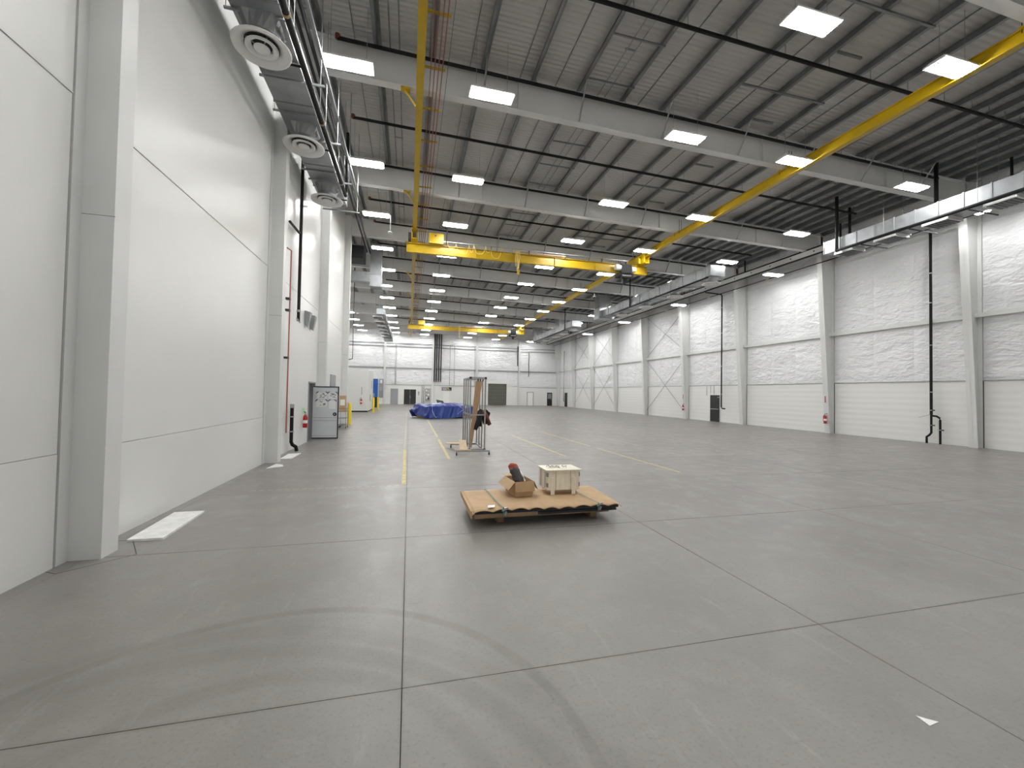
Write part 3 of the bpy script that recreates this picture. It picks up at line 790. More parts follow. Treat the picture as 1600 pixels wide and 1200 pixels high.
# right wall stand pipe and hose loop
PXR = 23.72
r = thing('stand_pipe', 'tall black pipe on the right wall ending in a looped valve near the floor', 'pipe', (PXR, 13.75, 0))
MB().tube([(PXR, 13.75, 9.95), (PXR, 13.75, 1.35)], .055, 10).build('pipe', 'black_pipe', r)
MB().tube([(PXR, 13.75, 1.35), (PXR, 13.75, .5), (PXR-.02, 13.82, .38), (PXR-.05, 13.9, .30), (PXR-.05, 13.9, 0.0)], .045, 8).build('drain_leg', 'black_pipe', r)
MB().tube([(PXR, 13.75, 1.30), (PXR, 13.55, 1.28), (PXR, 13.44, 1.2), (PXR, 13.42, 1.1), (PXR, 13.42, 0.0)], .045, 8).build('bypass_leg', 'black_pipe', r)
MB().tube([(PXR-.03, 13.76, 1.35), (PXR-.22, 14.1, 1.2)], .014, 5).build('valve_lever', 'alu', r)
for y, z in ((13.75, .85), (13.42, .65), (13.75, 1.55)):
    MB().tube([(PXR, y, z-.02), (PXR, y, z+.02)], .065, 8).build('clamp', 'galv', r)
    MB().tube([(PXR, y, z), (PXR-.02, y-.14, z)], .03, 6).build('valve_knob', 'black_iron', r)
for z in (2.4, 4.6, 6.6, 8.0): MB().tube([(PXR, 13.75, z-.025), (PXR, 13.75, z+.025)], .066, 10).build('clamp', 'galv', r)
r = thing('stand_pipe', 'thin black pipe with bent top beside the black exit door on the right wall', 'pipe', (PXR, 27.0, 1.1))
MB().tube([(22.2, 27.0, 10.1), (PXR-.08, 27.0, 10.05), (PXR, 27.0, 9.95), (PXR, 27.0, 1.2), (PXR-.02, 26.9, 1.1), (PXR-.02, 26.6, 1.08)], .05, 8).build('pipe', 'black_pipe', r)
for z in (2.2, 4.4, 7, 9): MB().tube([(PXR, 27.0, z-.025), (PXR, 27, z+.025)], .06, 8).build('clamp', 'galv', r)
run('stand_pipe', 'black pipe near the far corner of the right wall', [(PXR, 60.6, 8.8), (PXR, 60.6, .9), (PXR, 60.2, .85)], .05)
# left wall pipes
XP = XL+.12
r = thing('drop_pipe', 'long black pipe hanging down the left wall to a tee end', 'pipe', (XP, 14.78, 4.2))
MB().tube([(XP, 14.78, 10.0), (XP, 14.78, 4.25)], .05, 8).build('pipe', 'black_pipe', r)
MB().tube([(XP, 14.6, 7.12), (XP, 13.5, 7.05)], .04, 8).build('side_branch', 'black_pipe', r)
MB().tube([(XP, 14.60, 4.3), (XP, 14.98, 4.24)], .03, 6).build('tee', 'alu', r)
MB().tube([(XP, 14.78, 4.55), (XP, 14.78, 4.62)], .065, 8).build('coupling', 'alu', r)
r = thing('copper_pipe', 'thin red brown pipe running down the left wall with black clips', 'pipe', (XP, 13.75, .65))
MB().tube([(XP-.08, 13.6, 6.28), (XP, 13.75, 6.25), (XP, 13.75, .66)], .022, 8).build('pipe', 'copper_red', r)
for z in (2.95, 4.4, 4.75): MB().box(XP-.1, XP+.02, 13.62, 13.78, z-.03, z+.03).build('clip', 'black_iron', r)
r = thing('drain_pipe', 'short black pipe with clamps at the foot of the left wall', 'pipe', (XP, 14.35, 0))
MB().tube([(XP, 14.35, 1.44), (XP, 14.35, .32), (XP+.02, 14.42, .22), (XP+.10, 14.52, .14), (XP+.12, 14.55, 0.0)], .055, 10).build('pipe', 'black_pipe', r)
MB().tube([(XP, 14.35, 1.40), (XP, 14.35, 1.52)], .065, 10).build('cap', 'alu', r)
for z in (.65, 1.12): MB().tube([(XP, 14.35, z-.02), (XP, 14.35, z+.02)], .07, 10).build('clamp', 'galv', r)
r = thing('wall_light', 'pair of small grey half round wall lights on the left wall', 'wall light', (XL, 16.3, 4.4))
for y in (16.2, 17.0):
    MB().hexa([(XL+.02, y-.1, 4.32), (XL+.1, y-.05, 4.25), (XL+.1, y+.1, 4.25), (XL+.02, y+.15, 4.32)], [(XL+.0, y-.12, 4.85), (XL+.2, y-.12, 4.8), (XL+.2, y+.16, 4.8), (XL+.0, y+.16, 4.85)]).build('shade', 'galv_dull', r)
run('drop_cable', 'thin black cable hanging beyond the end column of the left wall', [(-4.6, 36, 12.2), (-4.6, 36, 4.6), (-4.95, 36, 4.5)], .035)

# ------------------------------------------------------------------ fire extinguishers
def extinguisher(x, y, z, label, face=1):
    r = thing('fire_extinguisher', label, 'fire extinguisher', (x, y, z), 'fire extinguishers')
    MB().lathe([(0, 0), (.075, 0), (.078, .02), (.078, .36), (.058, .43), (.028, .46), (0, .46)], (x, y, z), 16).build('cylinder', 'ext_red', r, smooth=True)
    MB().tube([(x, y, z+.46), (x, y, z+.52)], .03, 8).build('valve', 'alu', r)
    MB().rbox((x, y-.05, z+.56), .03, .18, .025, rx=-.25).build('handle', 'black_iron', r)
    MB().tube([(x, y+.03, z+.5), (x+.02, y+.12, z+.42), (x+.02, y+.12, z+.12)], .016, 6).build('hose', 'black_iron', r)
    MB().lathe([(.0795, .16), (.0795, .27)], (x, y, z), 16).build('label_band', 'paper', r)
    return r
extinguisher(colx(1)-.10, 18.6, .56, 'red fire extinguisher on the tapered column left of the stand pipe bay')
extinguisher(colx(1)-.10, 31.3, .75, 'red fire extinguisher on the tapered column beyond the black exit door')
extinguisher(XL+.12, 16.1, .62, 'red fire extinguisher on the left wall beside the open white door')
for y, lab in ((18.6, 'small vertical extinguisher sign on the column left of the stand pipe'), (31.3, 'small vertical extinguisher sign on the column beyond the exit door')):
    s = tag(MB().box(colx(2)-.03, colx(2)-.012, y-.05, y+.05, 1.72, 2.2).build('safety_sign', 'paper', origin=(colx(2)-.02, y, 1.72)), lab, 'sign')
    MB().box(colx(2)-.035, colx(2)-.0305, y-.035, y+.035, 1.76, 2.16).build('print', 'bag_red', s)
s = tag(MB().box(XL-.004, XL+.008, 16.2, 16.45, 1.12, 1.32).build('inspection_tag', 'tag_green', origin=(XL, 16.3, 1.12)), 'small pale green tag above the extinguisher on the left wall', 'sign')

# ------------------------------------------------------------------ doors
# open white door on the left wall
d = bpy.data.objects.new('door_1', None); COL.objects.link(d); d.location = (XL-.05, 18.08, 0); struct(d, 'open white steel door with papers taped on it', 'door')
fr = MB().box(XL-.30, XL+.02, 16.98, 17.03, 0, 2.30).box(XL-.30, XL+.02, 18.09, 18.14, 0, 2.30).box(XL-.30, XL+.02, 17.03, 18.09, 2.25, 2.30).build('door_frame', 'door_grey', d)
lf = MB().box(XL-.05, -2.80, 18.04, 18.085, .01, 2.13).build('door_leaf', 'door_white', d)
e = MB().box(XL-.05, -2.80, 18.025, 18.04, 2.10, 2.135).box(-2.83, -2.79, 18.02, 18.09, .01, 2.135).box(XL-.05, -2.80, 18.02, 18.04, .0, .05)
e.build('edge_seal', 'steel_dark', lf)
for z in (.12, .74, .86): MB().box(XL-.03, -2.86, 18.034, 18.04, z-.006, z+.006).build('panel_line', 'door_grey', lf)
k = MB().tube([(-2.93, 17.965, 1.0), (-2.93, 18.04, 1.0)], .028, 12).build('knob', 'alu', lf)
MB().tube([(-2.93, 18.02, 1.0), (-2.93, 18.04, 1.0)], .075, 16).build('knob_rose', 'black_iron', lf)
random.seed(3)
for (px, pz, w, h) in ((-3.62, 1.62, .38, .27), (-3.20, 1.62, .34, .27), (-3.64, 1.30, .40, .27), (-3.16, 1.22, .26, .35)):
    p = MB().box(px, px+w, 18.03, 18.036, pz, pz+h).build('taped_sheet', 'paper', lf)
    for q in range(7):
        a, c = px+.04+random.random()*(w-.16), pz+.05+random.random()*(h-.1)
        MB().rbox((a+.05, 18.0285, c), .04+.07*random.random(), .003, .012+.02*random.random(), ry=random.choice((-.6, -.4, 0, .7))).build('drawing_mark', 'ink', p) if pz > 1.25 else None
    for (a, ry) in ((px+.01, -.7), (px+w-.01, .7)):
        MB().rbox((a, 18.028, pz+h-.005), .11, .004, .035, ry=ry).build('tape_piece', 'tape_blue', p)
# black exit door on right wall
d = bpy.data.objects.new('door_2', None); COL.objects.link(d); d.location = (XR, 27.9, 0); struct(d, 'black exit door with push bar on the right wall', 'door')
MB().box(XR-.07, XR-.02, 27.36, 28.50, 0, 2.19).build('door_frame', 'white_plastic', d)
lf = MB().box(XR-.10, XR-.07, 27.42, 28.44, .01, 2.13).build('door_leaf', 'door_black', d)
MB().box(XR-.16, XR-.105, 27.48, 28.38, .98, 1.04).build('push_bar', 'alu', lf)
MB().box(XR-.12, XR-.1, 27.46, 27.6, 1.92, 2.0).build('closer_label', 'door_grey', lf)
for y, z0 in ((28.05, 2.2), (28.45, 2.25), (28.9, 2.1)):
    run('door_conduit', 'thin grey conduit drop above the black exit door', [(XR-.06, y, 2.92), (XR-.06, y, z0)], .015, 'galv_dull', 'conduit', 'conduits above the exit door')
d = bpy.data.objects.new('door_3', None); COL.objects.link(d); d.location = (XR, 60.1, 0); struct(d, 'black door near the far corner of the right wall', 'door')
MB().box(XR-.06, XR-.02, 59.45, 60.75, 0, 2.3).build('door_frame', 'white_plastic', d)
MB().box(XR-.09, XR-.06, 59.55, 60.65, .01, 2.2).build('door_leaf', 'door_black', d)
def rdoor(n, label, o, m, frame='white_plastic', split=False, win=False, fw=.07):
    a, b, h = o
    d = bpy.data.objects.new('door_%d' % n, None); COL.objects.link(d); d.location = ((a+b)/2, YR, 0); struct(d, label, 'door')
    MB().box(a-.0, a+fw, YR-.05, YR+.05, 0, h).box(b-fw, b, YR-.05, YR+.05, 0, h).box(a+fw, b-fw, YR-.05, YR+.05, h-fw, h).build('door_frame', frame, d)
    parts = ((a+fw, (a+b)/2-.015), ((a+b)/2+.015, b-fw)) if split else ((a+fw, b-fw),)
    for p, q in parts:
        l = MB().box(p, q, YR-.01, YR+.03, .01, h-fw).build('door_leaf', m, d)
        if win: MB().box(p+.15, q-.15, YR-.02, YR-.01, 1.15, h-.25).build('window_pane', 'glass_dark', l)
    if split:
        MB().box((a+b)/2-.015, (a+b)/2+.015, YR-.03, YR+.03, 0, h-fw).build('mullion', 'galv', d)
        MB().box((a+b)/2+.04, (a+b)/2+.08, YR-.06, YR-.01, .95, 1.25).build('handle', 'galv', d)
    else:
        MB().box(b-fw-.14, b-fw-.05, YR-.07, YR-.01, .98, 1.05).build('handle', 'alu', d)
    return d
rdoor(4, 'grey single door in the far end wall', OPEN[0], 'door_grey', 'door_grey')
rdoor(5, 'dark double door with bright centre post in the far end wall', OPEN[1], 'door_black', 'white_plastic', True)
rdoor(6, 'white door under the black and yellow sign in the far end wall', OPEN[2], 'paper', 'white_plastic')
rdoor(7, 'white door with dark sill between the roller door and the corner', OPEN[4], 'paper', 'door_black', fw=.05)
rdoor(8, 'black door with small window at the far right corner', OPEN[5], 'door_black', 'white_plastic', win=True)
a, b, h = OPEN[3]
d = bpy.data.objects.new('door_9', None); COL.objects.link(d); d.location = ((a+b)/2, YR, 0); struct(d, 'large dark olive overhead door in the far end wall', 'door')
MB().box(a-.1, a, YR-.08, YR+.05, 0, h+.1).box(b, b+.1, YR-.08, YR+.05, 0, h+.1).box(a, b, YR-.08, YR+.05, h, h+.1).build('door_frame', 'white_plastic', d)
for k in range(6):
    z0 = .02+k*(h-.02)/6
    MB().box(a, b, YR+.0, YR+.03, z0+.003, z0+(h-.02)/6-.003).build('door_panel', 'door_olive', d)
# overhead sign with block lettering bars too small to read
s = tag(MB().box(4.95, 6.45, YR-.10, YR-.06, 2.22, 2.72).build('hanging_sign', 'sign_black', origin=(5.7, YR-.08, 2.22)), 'black sign with white and yellow lettering above the white end wall door', 'sign')
for k in range(5): MB().box(5.05+.2*k, 5.2+.2*k, YR-.108, YR-.1005, 2.50+.02*(k % 2), 2.64).build('letter', 'paper', s)
for k in range(6): MB().box(5.1+.2*k, 5.24+.2*k, YR-.108, YR-.1005, 2.30, 2.43).build('letter', 'sign_yellow' if k > 2 else 'paper', s)

# ------------------------------------------------------------------ rear wall services
vp = thing('vertical_pipe_bank', 'bank of four thick black pipes with red ends on the end wall', 'pipes', (4.15, YR-.15, 3.4))
for k in range(4):
    x = 3.72+k*.33
    p = MB().tube([(x, YR-.36, 11.4), (x, YR-.36, 3.75)], .085, 10).build('pipe', 'black_pipe', vp)
    MB().tube([(x, YR-.36, 3.75), (x, YR-.36, 3.5)], .09, 10).build('end_cap', 'red_fitting', p)
eb = thing('electrical_panel', 'pale electrical cabinet with boxes beside the end wall column', 'cabinet', (2.8, YR-.15, .5))
MB().box(2.42, 3.12, YR-.2, YR-.02, .5, 2.45).build('cabinet', 'door_grey', eb)
for k, (x, z, m) in enumerate(((2.5, 2.0, 'paper'), (2.78, 1.9, 'lumber_pale'), (2.52, 1.45, 'lumber_pale'), (2.8, 1.35, 'paper'), (2.55, .9, 'paper'), (2.8, .75, 'black_iron'))):
    MB().box(x, x+.22, YR-.26, YR-.2, z, z+.32).build('breaker_box', m, eb)
for x in (1.95, 2.2): run('wall_conduit', 'grey conduit on the end wall between the dark double door and the cabinet', [(x, YR-.1, 2.9), (x, YR-.1, .0)], .035, 'steel_dark', 'conduit', 'end wall conduits')
for x in (-2.1, -1.95, 6.1, 6.8, 10.0): run('wall_conduit', 'thin grey conduit dropping down the insulated upper end wall', [(x, YR-.28, 9.2), (x, YR-.28, 3.0)], .03, 'galv_dull', 'conduit', 'upper end wall conduits')
run('wall_conduit', 'black pipe beside the last column of the end wall', [(17.0, YR-.35, 9.6), (17.0, YR-.35, 6.4)], .07)
run('wall_conduit', 'black dropped pipe on the end wall above the white corner door', [(18.9, YR-.3, 8.6), (18.9, YR-.3, 4.7)], .05)
tag(MB().box(1.38, 1.52, YR-.12, YR-.02, 1.4, 2.0).box(1.34, 1.56, YR-.1, YR-.02, 1.7, 1.9).build('wall_phone', 'door_grey', origin=(1.45, YR-.05, 1.4)), 'small grey box beside the dark double door', 'switch box')
sh = thing('wall_cabinet', 'tall dark grey cabinet with a white top near the blue panel', 'cabinet', (-3.95, YR-.4, 0))
MB().box(-4.35, -3.72, YR-.5, YR-.05, .95, 3.75).build('body', 'shelf_steel', sh)
MB().box(-4.2, -3.9, YR-.53, YR-.5, 3.1, 3.6).build('dial', 'paper', sh)
MB().box(-4.25, -3.85, YR-.53, YR-.5, 2.0, 2.6).build('door', 'galv_dull', sh)
MB().box(-4.3, -3.8, YR-.45, YR-.1, 0, .95).build('plinth', 'white_plastic', sh)
bp_ = thing('blue_machine', 'blue panel machine with grey control box behind the yellow bollards', 'machine', (-3.9, 51, 0))
MB().box(-4.35, -3.62, 51, 51.6, 1.2, 3.4).build('panel', 'blue_panel', bp_)
MB().box(-4.3, -3.95, 50.8, 51.0, 1.0, 1.7).build('control_box', 'galv_dull', bp_)
MB().box(-4.25, -3.65, 51.05, 51.55, 0, 1.2).build('base', 'steel_dark', bp_)

# ------------------------------------------------------------------ booth, bollards, shelf cart
bo = thing('white_booth', 'white enclosed booth with black base beyond the left wall', 'booth', (-5.6, 42, 0))
MB().hexa([(-8.0, 39.6, .14), (-3.62, 39.6, .14), (-3.62, 44.6, .14), (-8.0, 44.6, .14)], [(-8.0, 39.6, 3.85), (-3.62, 39.6, 3.85), (-3.62, 44.6, 3.85), (-8.0, 44.6, 3.85)]).build('body', 'wall_paint', bo)
MB().box(-7.95, -3.66, 39.63, 44.55, 0, .14).build('base', 'black_iron', bo)
MB().box(-3.62, -3.60, 41.0, 42.2, .14, 2.3).build('door', 'white_plastic', bo)
MB().box(-3.60, -3.57, 41.05, 41.1, 1.0, 1.6).build('door_handle', 'black_iron', bo)
MB().box(-3.605, -3.595, 42.6, 43.0, 2.2, 3.0).build('sign', 'door_grey', bo)
MB().box(-4.22, -4.16, 39.59, 39.60, 1.6, 2.3).build('sign', 'door_grey', bo)
extinguisher(-4.2, 39.458, .75, 'fire extinguisher on the front of the white booth')
for i, (x, y, h, lab) in enumerate(((-3.32, 24.98+.45, 1.25, 'yellow bollard at the end column of the left wall'), (-3.12, 39.3, 1.35, 'yellow bollard at the corner of the white booth'), (-3.05, 44.0, 1.35, 'yellow bollard behind the booth by the blue machine'))):
    b = thing('bollard', lab, 'bollard', (x, y, 0), 'yellow bollards')
    MB().lathe([(.095, 0), (.095, h-.06), (.08, h-.02), (.04, h), (0, h)], (x, y, 0), 16).build('post', 'bollard_yellow', b, smooth=True)
    MB().box(x-.14, x+.14, y-.14, y+.14, 0, .012).build('base_plate', 'yellow_floor', b)
ct = thing('wire_cart', 'small grey wire shelf cart behind the open door', 'cart', (-3.3, 22.9, 0))
for x in (-3.52, -3.14):
    for y in (22.7, 23.3): MB().tube([(x, y, .1), (x, y, 1.35)], .014, 6).build('post', 'shelf_steel', ct); MB().tube([(x-.015, y, .05), (x+.015, y, .05)], .05, 10).build('caster', 'black_iron', ct)
for z in (.18, .52, .86): MB().box(-3.54, -3.12, 22.68, 23.32, z, z+.025).build('shelf', 'shelf_steel', ct)
MB().tube([(-3.14, 22.7, .5), (-3.14, 23.3, .62)], .012, 6).build('brace', 'shelf_steel', ct)
bx = thing('carton', 'flat brown carton on the wire cart', 'box', (-3.34, 23, .885)); MB().box(-3.495, -3.165, 22.74, 23.26, .888, 1.06).build('body', 'cardboard', bx); MB().box(-3.50, -3.16, 22.735, 23.265, 1.02, 1.065).build('lid', 'cardboard_in', bx)
bx = thing('carton', 'brown carton with white label standing on top of the flat carton', 'box', (-3.34, 23, 1.066)); MB().box(-3.49, -3.2, 22.75, 23.1, 1.067, 1.70).build('body', 'cardboard', bx); MB().box(-3.45, -3.22, 22.742, 22.75, 1.2, 1.5).build('label_sheet', 'paper', bx)
w = bpy.data.objects.new('window_1', None); COL.objects.link(w); w.location = (XL, 22, 2.2); struct(w, 'small grey louvred window in the left wall', 'window')
MB().box(XL-.01, XL+.03, 21.35, 22.75, 2.12, 2.75).build('window_frame', 'galv_dull', w)
for k in range(2): MB().box(XL+.03, XL+.036, 21.42, 22.68, 2.18+.29*k, 2.40+.29*k).build('window_pane', 'door_grey', w)

# ------------------------------------------------------------------ floor tape lines
def tape(label, x0, y0, x1, y1, w, m, grp):
    dx, dy = x1-x0, y1-y0; L = math.hypot(dx, dy); nx, ny = -dy/L*w/2, dx/L*w/2
    P = [(x0+nx, y0+ny), (x1+nx, y1+ny), (x1-nx, y1-ny), (x0-nx, y0-ny)]
    o = MB().hexa([(x, y, .0004) for x, y in P], [(x, y, .0018) for x, y in P]).build('floor_line', m, None, origin=(x0, y0, 0))
    tag(o, label, 'floor line', grp)
G = 'floor marking lines'
tape('long bright yellow floor line running down the hall past the blue tarp', -.06, 9.1, -.10, 14.5, .09, 'yellow_floor', G)
tape('worn pale yellow continuation of the long floor line beyond the rack', -.10, 14.6, -.16, 43, .07, 'pale_floor', G)
tape('yellow floor line leading from the rack cart towards the tarp', 1.21, 12.3, 1.25, 17.4, .09, 'yellow_floor', G)
tape('second yellow floor line piece leading to the blue tarp', 1.26, 18.3, 1.32, 29.4, .08, 'yellow_floor', G)
tape('pale cross line on the floor in front of the rack cart', 1.25, 12.3, 4.85, 12.3, .06, 'pale_floor', G)
tape('yellow floor line right of the rack cart', 4.93, 12.35, 4.75, 18.8, .08, 'yellow_floor', G)
tape('worn line continuing beyond the rack cart on its right', 4.75, 19.5, 4.4, 28, .06, 'pale_floor', G)
tape('yellow floor line beyond the wooden crate', 6.95, 9.35, 6.85, 14.0, .08, 'yellow_floor', G)
tape('yellow floor line continuing beyond the crate towards the end wall', 6.85, 14.6, 6.75, 20.4, .08, 'yellow_floor', G)
tape('pale floor line in the middle of the hall', 8.98, 12.05, 8.8, 19, .06, 'pale_floor', G)
tape('pale cross line in the middle of the hall', 8.98, 12.05, 14.2, 12.05, .06, 'pale_floor', G)
tape('pale floor line nearer the right wall', 12.6, 14.0, 12.3, 24, .06, 'pale_floor', G)
for k in range(19):
    tape('short worn dashes of a hazard line crossing towards the left wall', -2.95+k*.15, 9.0, -2.86+k*.15, 9.01, .05, 'pale_floor', 'worn hazard dashes')

# ------------------------------------------------------------------ foam sheets, paper scrap
def sheet(label, P, t, m='foam', name='foam_sheet', cat='sheet', grp=None):
    o = MB().hexa([(x, y, z) for x, y, z in P], [(x, y, z+t) for x, y, z in P]).build(name, m, None, origin=(P[0][0], P[0][1], 0))
    return tag(o, label, cat, grp)
sheet('long white foam sheet on the floor beside the nearest column', [(-3.47, 6.33, .0), (-3.07, 6.32, .0), (-3.13, 7.58, .0), (-3.54, 7.58, .0)], .028, grp='white foam sheets')
sheet('small torn white sheet at the foot of the second column', [(-3.42, 11.45, .0), (-3.10, 11.70, .0), (-3.18, 11.95, .0), (-3.38, 12.10, .0)], .006, grp='white foam sheets')
sheet('white sheet on the floor below the black drain pipe', [(-3.52, 12.95, .0), (-3.22, 12.92, .0), (-3.22, 14.0, .0), (-3.55, 13.9, .0)], .01, grp='white foam sheets')
sheet('small torn scrap of white paper on the near concrete floor', [(3.15, 1.84, .0), (3.245, 1.85, .0), (3.20, 1.885, .0), (3.165, 1.92, .0)], .003, 'paper', 'paper_scrap', 'paper')

# ------------------------------------------------------------------ sheet stack on skids
ps = thing('sheet_stack', 'low stack of steel sheets wrapped in brown cardboard on wooden skids', 'stack', (2.12, 6.5, 0))
for x in (1.42, 2.98):
    MB().box(x-.055, x+.055, 6.20, 7.15, 0, .15).build('skid', 'lumber', ps)
MB().box(1.0, 3.2, 6.10, 6.20, .10, .15).build('skid_board', 'lumber', ps)
MB().box(1.0, 3.2, 7.0, 7.1, .10, .15).build('skid_board', 'lumber', ps)
MB().box(.97, 1.95, 5.98, 7.14, .15, .205).build('pallet_deck', 'lumber', ps)
MB().box(1.95, 3.28, 6.0, 7.14, .15, .187).build('steel_sheets', 'steel_dark', ps)
MB().box(.96, 3.30, 5.97, 7.14, .205, .245).build('steel_sheets', 'steel_dark', ps)
def wave(x): return .022*abs(math.sin((x-.95)*math.pi/.27+.5*math.sin(x*3)))-.018+.006*math.sin(x*5)
def cover(u, w):
    x = .92+2.42*u; y = 5.93+1.24*w
    f = max(0., 1-w*5)
    z = .272+wave(x)*f*1.4+.012*noise.noise(Vector((x*1.2, y*1.5, 0)))
    if u > .965: z -= (u-.965)*1.1*f
    if u < .02: z -= .02
    return (x+.04*w*u*0, y+.02*noise.noise(Vector((x*2.3, 3, 0)))*f, z)
cv = MB().grid(140, 14, cover)
co = cv.build('cardboard_cover', 'cardboard', ps, smooth=True)
sm = co.modifiers.new('thickness', 'SOLIDIFY'); sm.thickness = .012; sm.offset = -1
MB().hexa([(.915, 5.93, .16), (.93, 5.93, .16), (.93, 7.16, .2), (.915, 7.16, .2)], [(.91, 5.93, .27), (.93, 5.93, .27), (.93, 7.16, .28), (.91, 7.16, .28)]).build('cover_side', 'cardboard', ps)
for x in (1.40, 2.93):
    st = MB()
    pts = [(x-.0, 5.92, .17), (x-.0, 5.92, .30), (x-.02, 6.2, .292), (x-.03, 6.6, .292), (x-.05, 7.17, .292), (x-.05, 7.18, .17)]
    for i in range(len(pts)-1):
        p, q = pts[i], pts[i+1]
        st.hexa([(p[0]-.009, p[1], p[2]), (p[0]+.009, p[1], p[2]), (q[0]+.009, q[1], q[2]), (q[0]-.009, q[1], q[2])], [(p[0]-.009, p[1]+.002, p[2]+.002), (p[0]+.009, p[1]+.002, p[2]+.002), (q[0]+.009, q[1]+.002, q[2]+.002), (q[0]-.009, q[1]+.002, q[2]+.002)])
    s_ = st.build('strap', 'strap_green', ps)
    MB().rbox((x+.02, 5.925, .275), .10, .02, .03, ry=-.3).build('strap_seal', 'alu', s_)
    MB().rbox((x+.03, 5.925, .215), .03, .02, .06, ry=.3).build('strap_tail', 'alu', s_)
sheet('small white paper tag lying on the cardboard covered stack', [(1.17, 5.99, .293), (1.28, 6.0, .293), (1.31, 6.12, .293), (1.20, 6.11, .293)], .002, 'paper', 'paper_tag', 'paper')

# ------------------------------------------------------------------ plywood crate
ZT = .285
cr = thing('wooden_crate', 'pale plywood shipping crate on legs standing on the cardboard stack', 'crate', (2.62, 6.85, ZT))
X0, X1, Y0, Y1 = 2.31, 2.90, 6.60, 7.04
zb0, zb1 = ZT+.075, ZT+.40
MB().box(X0, X1, Y0, Y0+.012, zb0, zb1).build('front_panel', 'plywood', cr)
MB().box(X0, X1, Y1-.012, Y1, zb0, zb1).build('back_panel', 'plywood', cr)
MB().box(X0, X0+.012, Y0+.012, Y1-.012, zb0, zb1).build('side_panel', 'plywood', cr)
MB().box(X1-.012, X1, Y0+.012, Y1-.012, zb0, zb1).build('side_panel', 'plywood', cr)
MB().box(X0+.012, X1-.012, Y0+.012, Y1-.012, zb0, zb0+.012).build('bottom_panel', 'plywood', cr)
MB().box(X0-.03, X1+.03, Y0-.03, Y1+.03, zb1, zb1+.018).build('lid', 'plywood', cr)
for x in (X0+.095, X1-.115):
    MB().box(x-.032, x+.032, Y0-.022, Y0-.001, ZT-.002, zb1-.11).build('leg', 'plywood', cr)
    MB().box(x-.032, x+.032, Y1+.001, Y1+.022, ZT-.002, zb1-.11).build('leg', 'plywood', cr)
for x in (X0+.02, X1-.085): MB().box(x, x+.065, Y0-.013, Y0-.001, zb1-.14, zb1-.002).build('batten', 'plywood', cr)
MB().box(X0+.15, X0+.156, Y0-.003, Y0, zb0, zb1).build('panel_joint', 'lumber', cr)
MB().box(X1-.17, X1-.164, Y0-.003, Y0, zb0, zb1).build('panel_joint', 'lumber', cr)
for x in (X0-.004, X1-.02):
    for z in (zb0+.05, zb1-.10): MB().box(x, x+.024, Y0-.006, Y0+.06, z, z+.07).build('corner_clip', 'shelf_steel', cr)
for y in (Y0+.10, Y1-.12):
    MB().box(X0-.006, X0-.001, y, y+.02, zb0+.02, zb1-.02).build('side_clip', 'shelf_steel', cr)
    MB().box(X1+.001, X1+.006, y, y+.02, zb0+.02, zb1-.02).build('side_clip', 'shelf_steel', cr)
random.seed(11)
sc = thing('strap_pile', 'tangle of grey plastic and metal strapping lying on the crate lid', 'strapping', (2.56, 6.85, zb1+.018))
for k in range(16):
    x, y = 2.40+random.random()*.30, 6.72+random.random()*.22; a = random.random()*6.28; l = .04+.05*random.random()
    MB().tube([(x, y, zb1+.024), (x+l*.5*math.cos(a), y+l*.5*math.sin(a), zb1+.035+.03*random.random()), (x+l*math.cos(a+.7), y+l*math.sin(a+.7), zb1+.025)], .006, 5).build('strip', random.choice(('galv', 'shelf_steel', 'paper', 'door_grey')), sc)

# ------------------------------------------------------------------ open carton with bag
cx, cy, rz = 1.87, 6.80, .10
bx = thing('open_carton', 'open brown cardboard carton with folded out flaps on the stack', 'box', (0, 0, 0))
bx.location = (cx, cy, ZT); bx.rotation_euler[2] = rz
def local(b, name, m, par): 
    o = bpy.data.objects.new(name, b.mesh(name, m)); COL.objects.link(o); o.parent = par; return o
hw, hd, hh, t = .165, .26, .25, .006
local(MB().hexa([(-hw+.02, -hd+.02, 0), (hw-.02, -hd+.02, 0), (hw-.02, hd-.02, 0), (-hw+.02, hd-.02, 0)], [(-hw+.02, -hd+.02, .006), (hw-.02, -hd+.02, .006), (hw-.02, hd-.02, .006), (-hw+.02, hd-.02, .006)]), 'bottom', 'cardboard_in', bx)
def wallp(p0, p1, name='side_panel', m='cardboard', taper=.02):
    (xa, ya), (xb, yb) = p0, p1; n = Vector((yb-ya, -(xb-xa), 0)).normalized()*t
    k = 1-taper/ .2
    b = [(xa*.9, ya*.92, 0), (xb*.9, yb*.92, 0), (xb*.9+n.x, yb*.92+n.y, 0), (xa*.9+n.x, ya*.92+n.y, 0)]
    tp = [(xa, ya, hh), (xb, yb, hh), (xb+n.x, yb+n.y, hh), (xa+n.x, ya+n.y, hh)]
    local(MB().hexa(b, tp), name, m, bx)
wallp((-hw, -hd), (hw, -hd)); wallp((hw, -hd), (hw, hd)); wallp((hw, hd), (-hw, hd)); wallp((-hw, hd), (-hw, -hd))
def flap(P, m='cardboard'):
    n = (Vector(P[1])-Vector(P[0])).cross(Vector(P[3])-Vector(P[0])).normalized()*.005
    local(MB().hexa(P, [tuple(Vector(p)+n) for p in P]), 'flap', m, bx)
flap([(-hw, -hd-.008, hh), (hw, -hd-.008, hh), (hw+.01, -hd-.03, hh-.16), (-hw-.01, -hd-.03, hh-.16)])
flap([(-hw-.008, hd, hh), (-hw-.008, -hd, hh), (-hw-.13, -hd-.03, hh-.12), (-hw-.13, hd, hh-.10)])
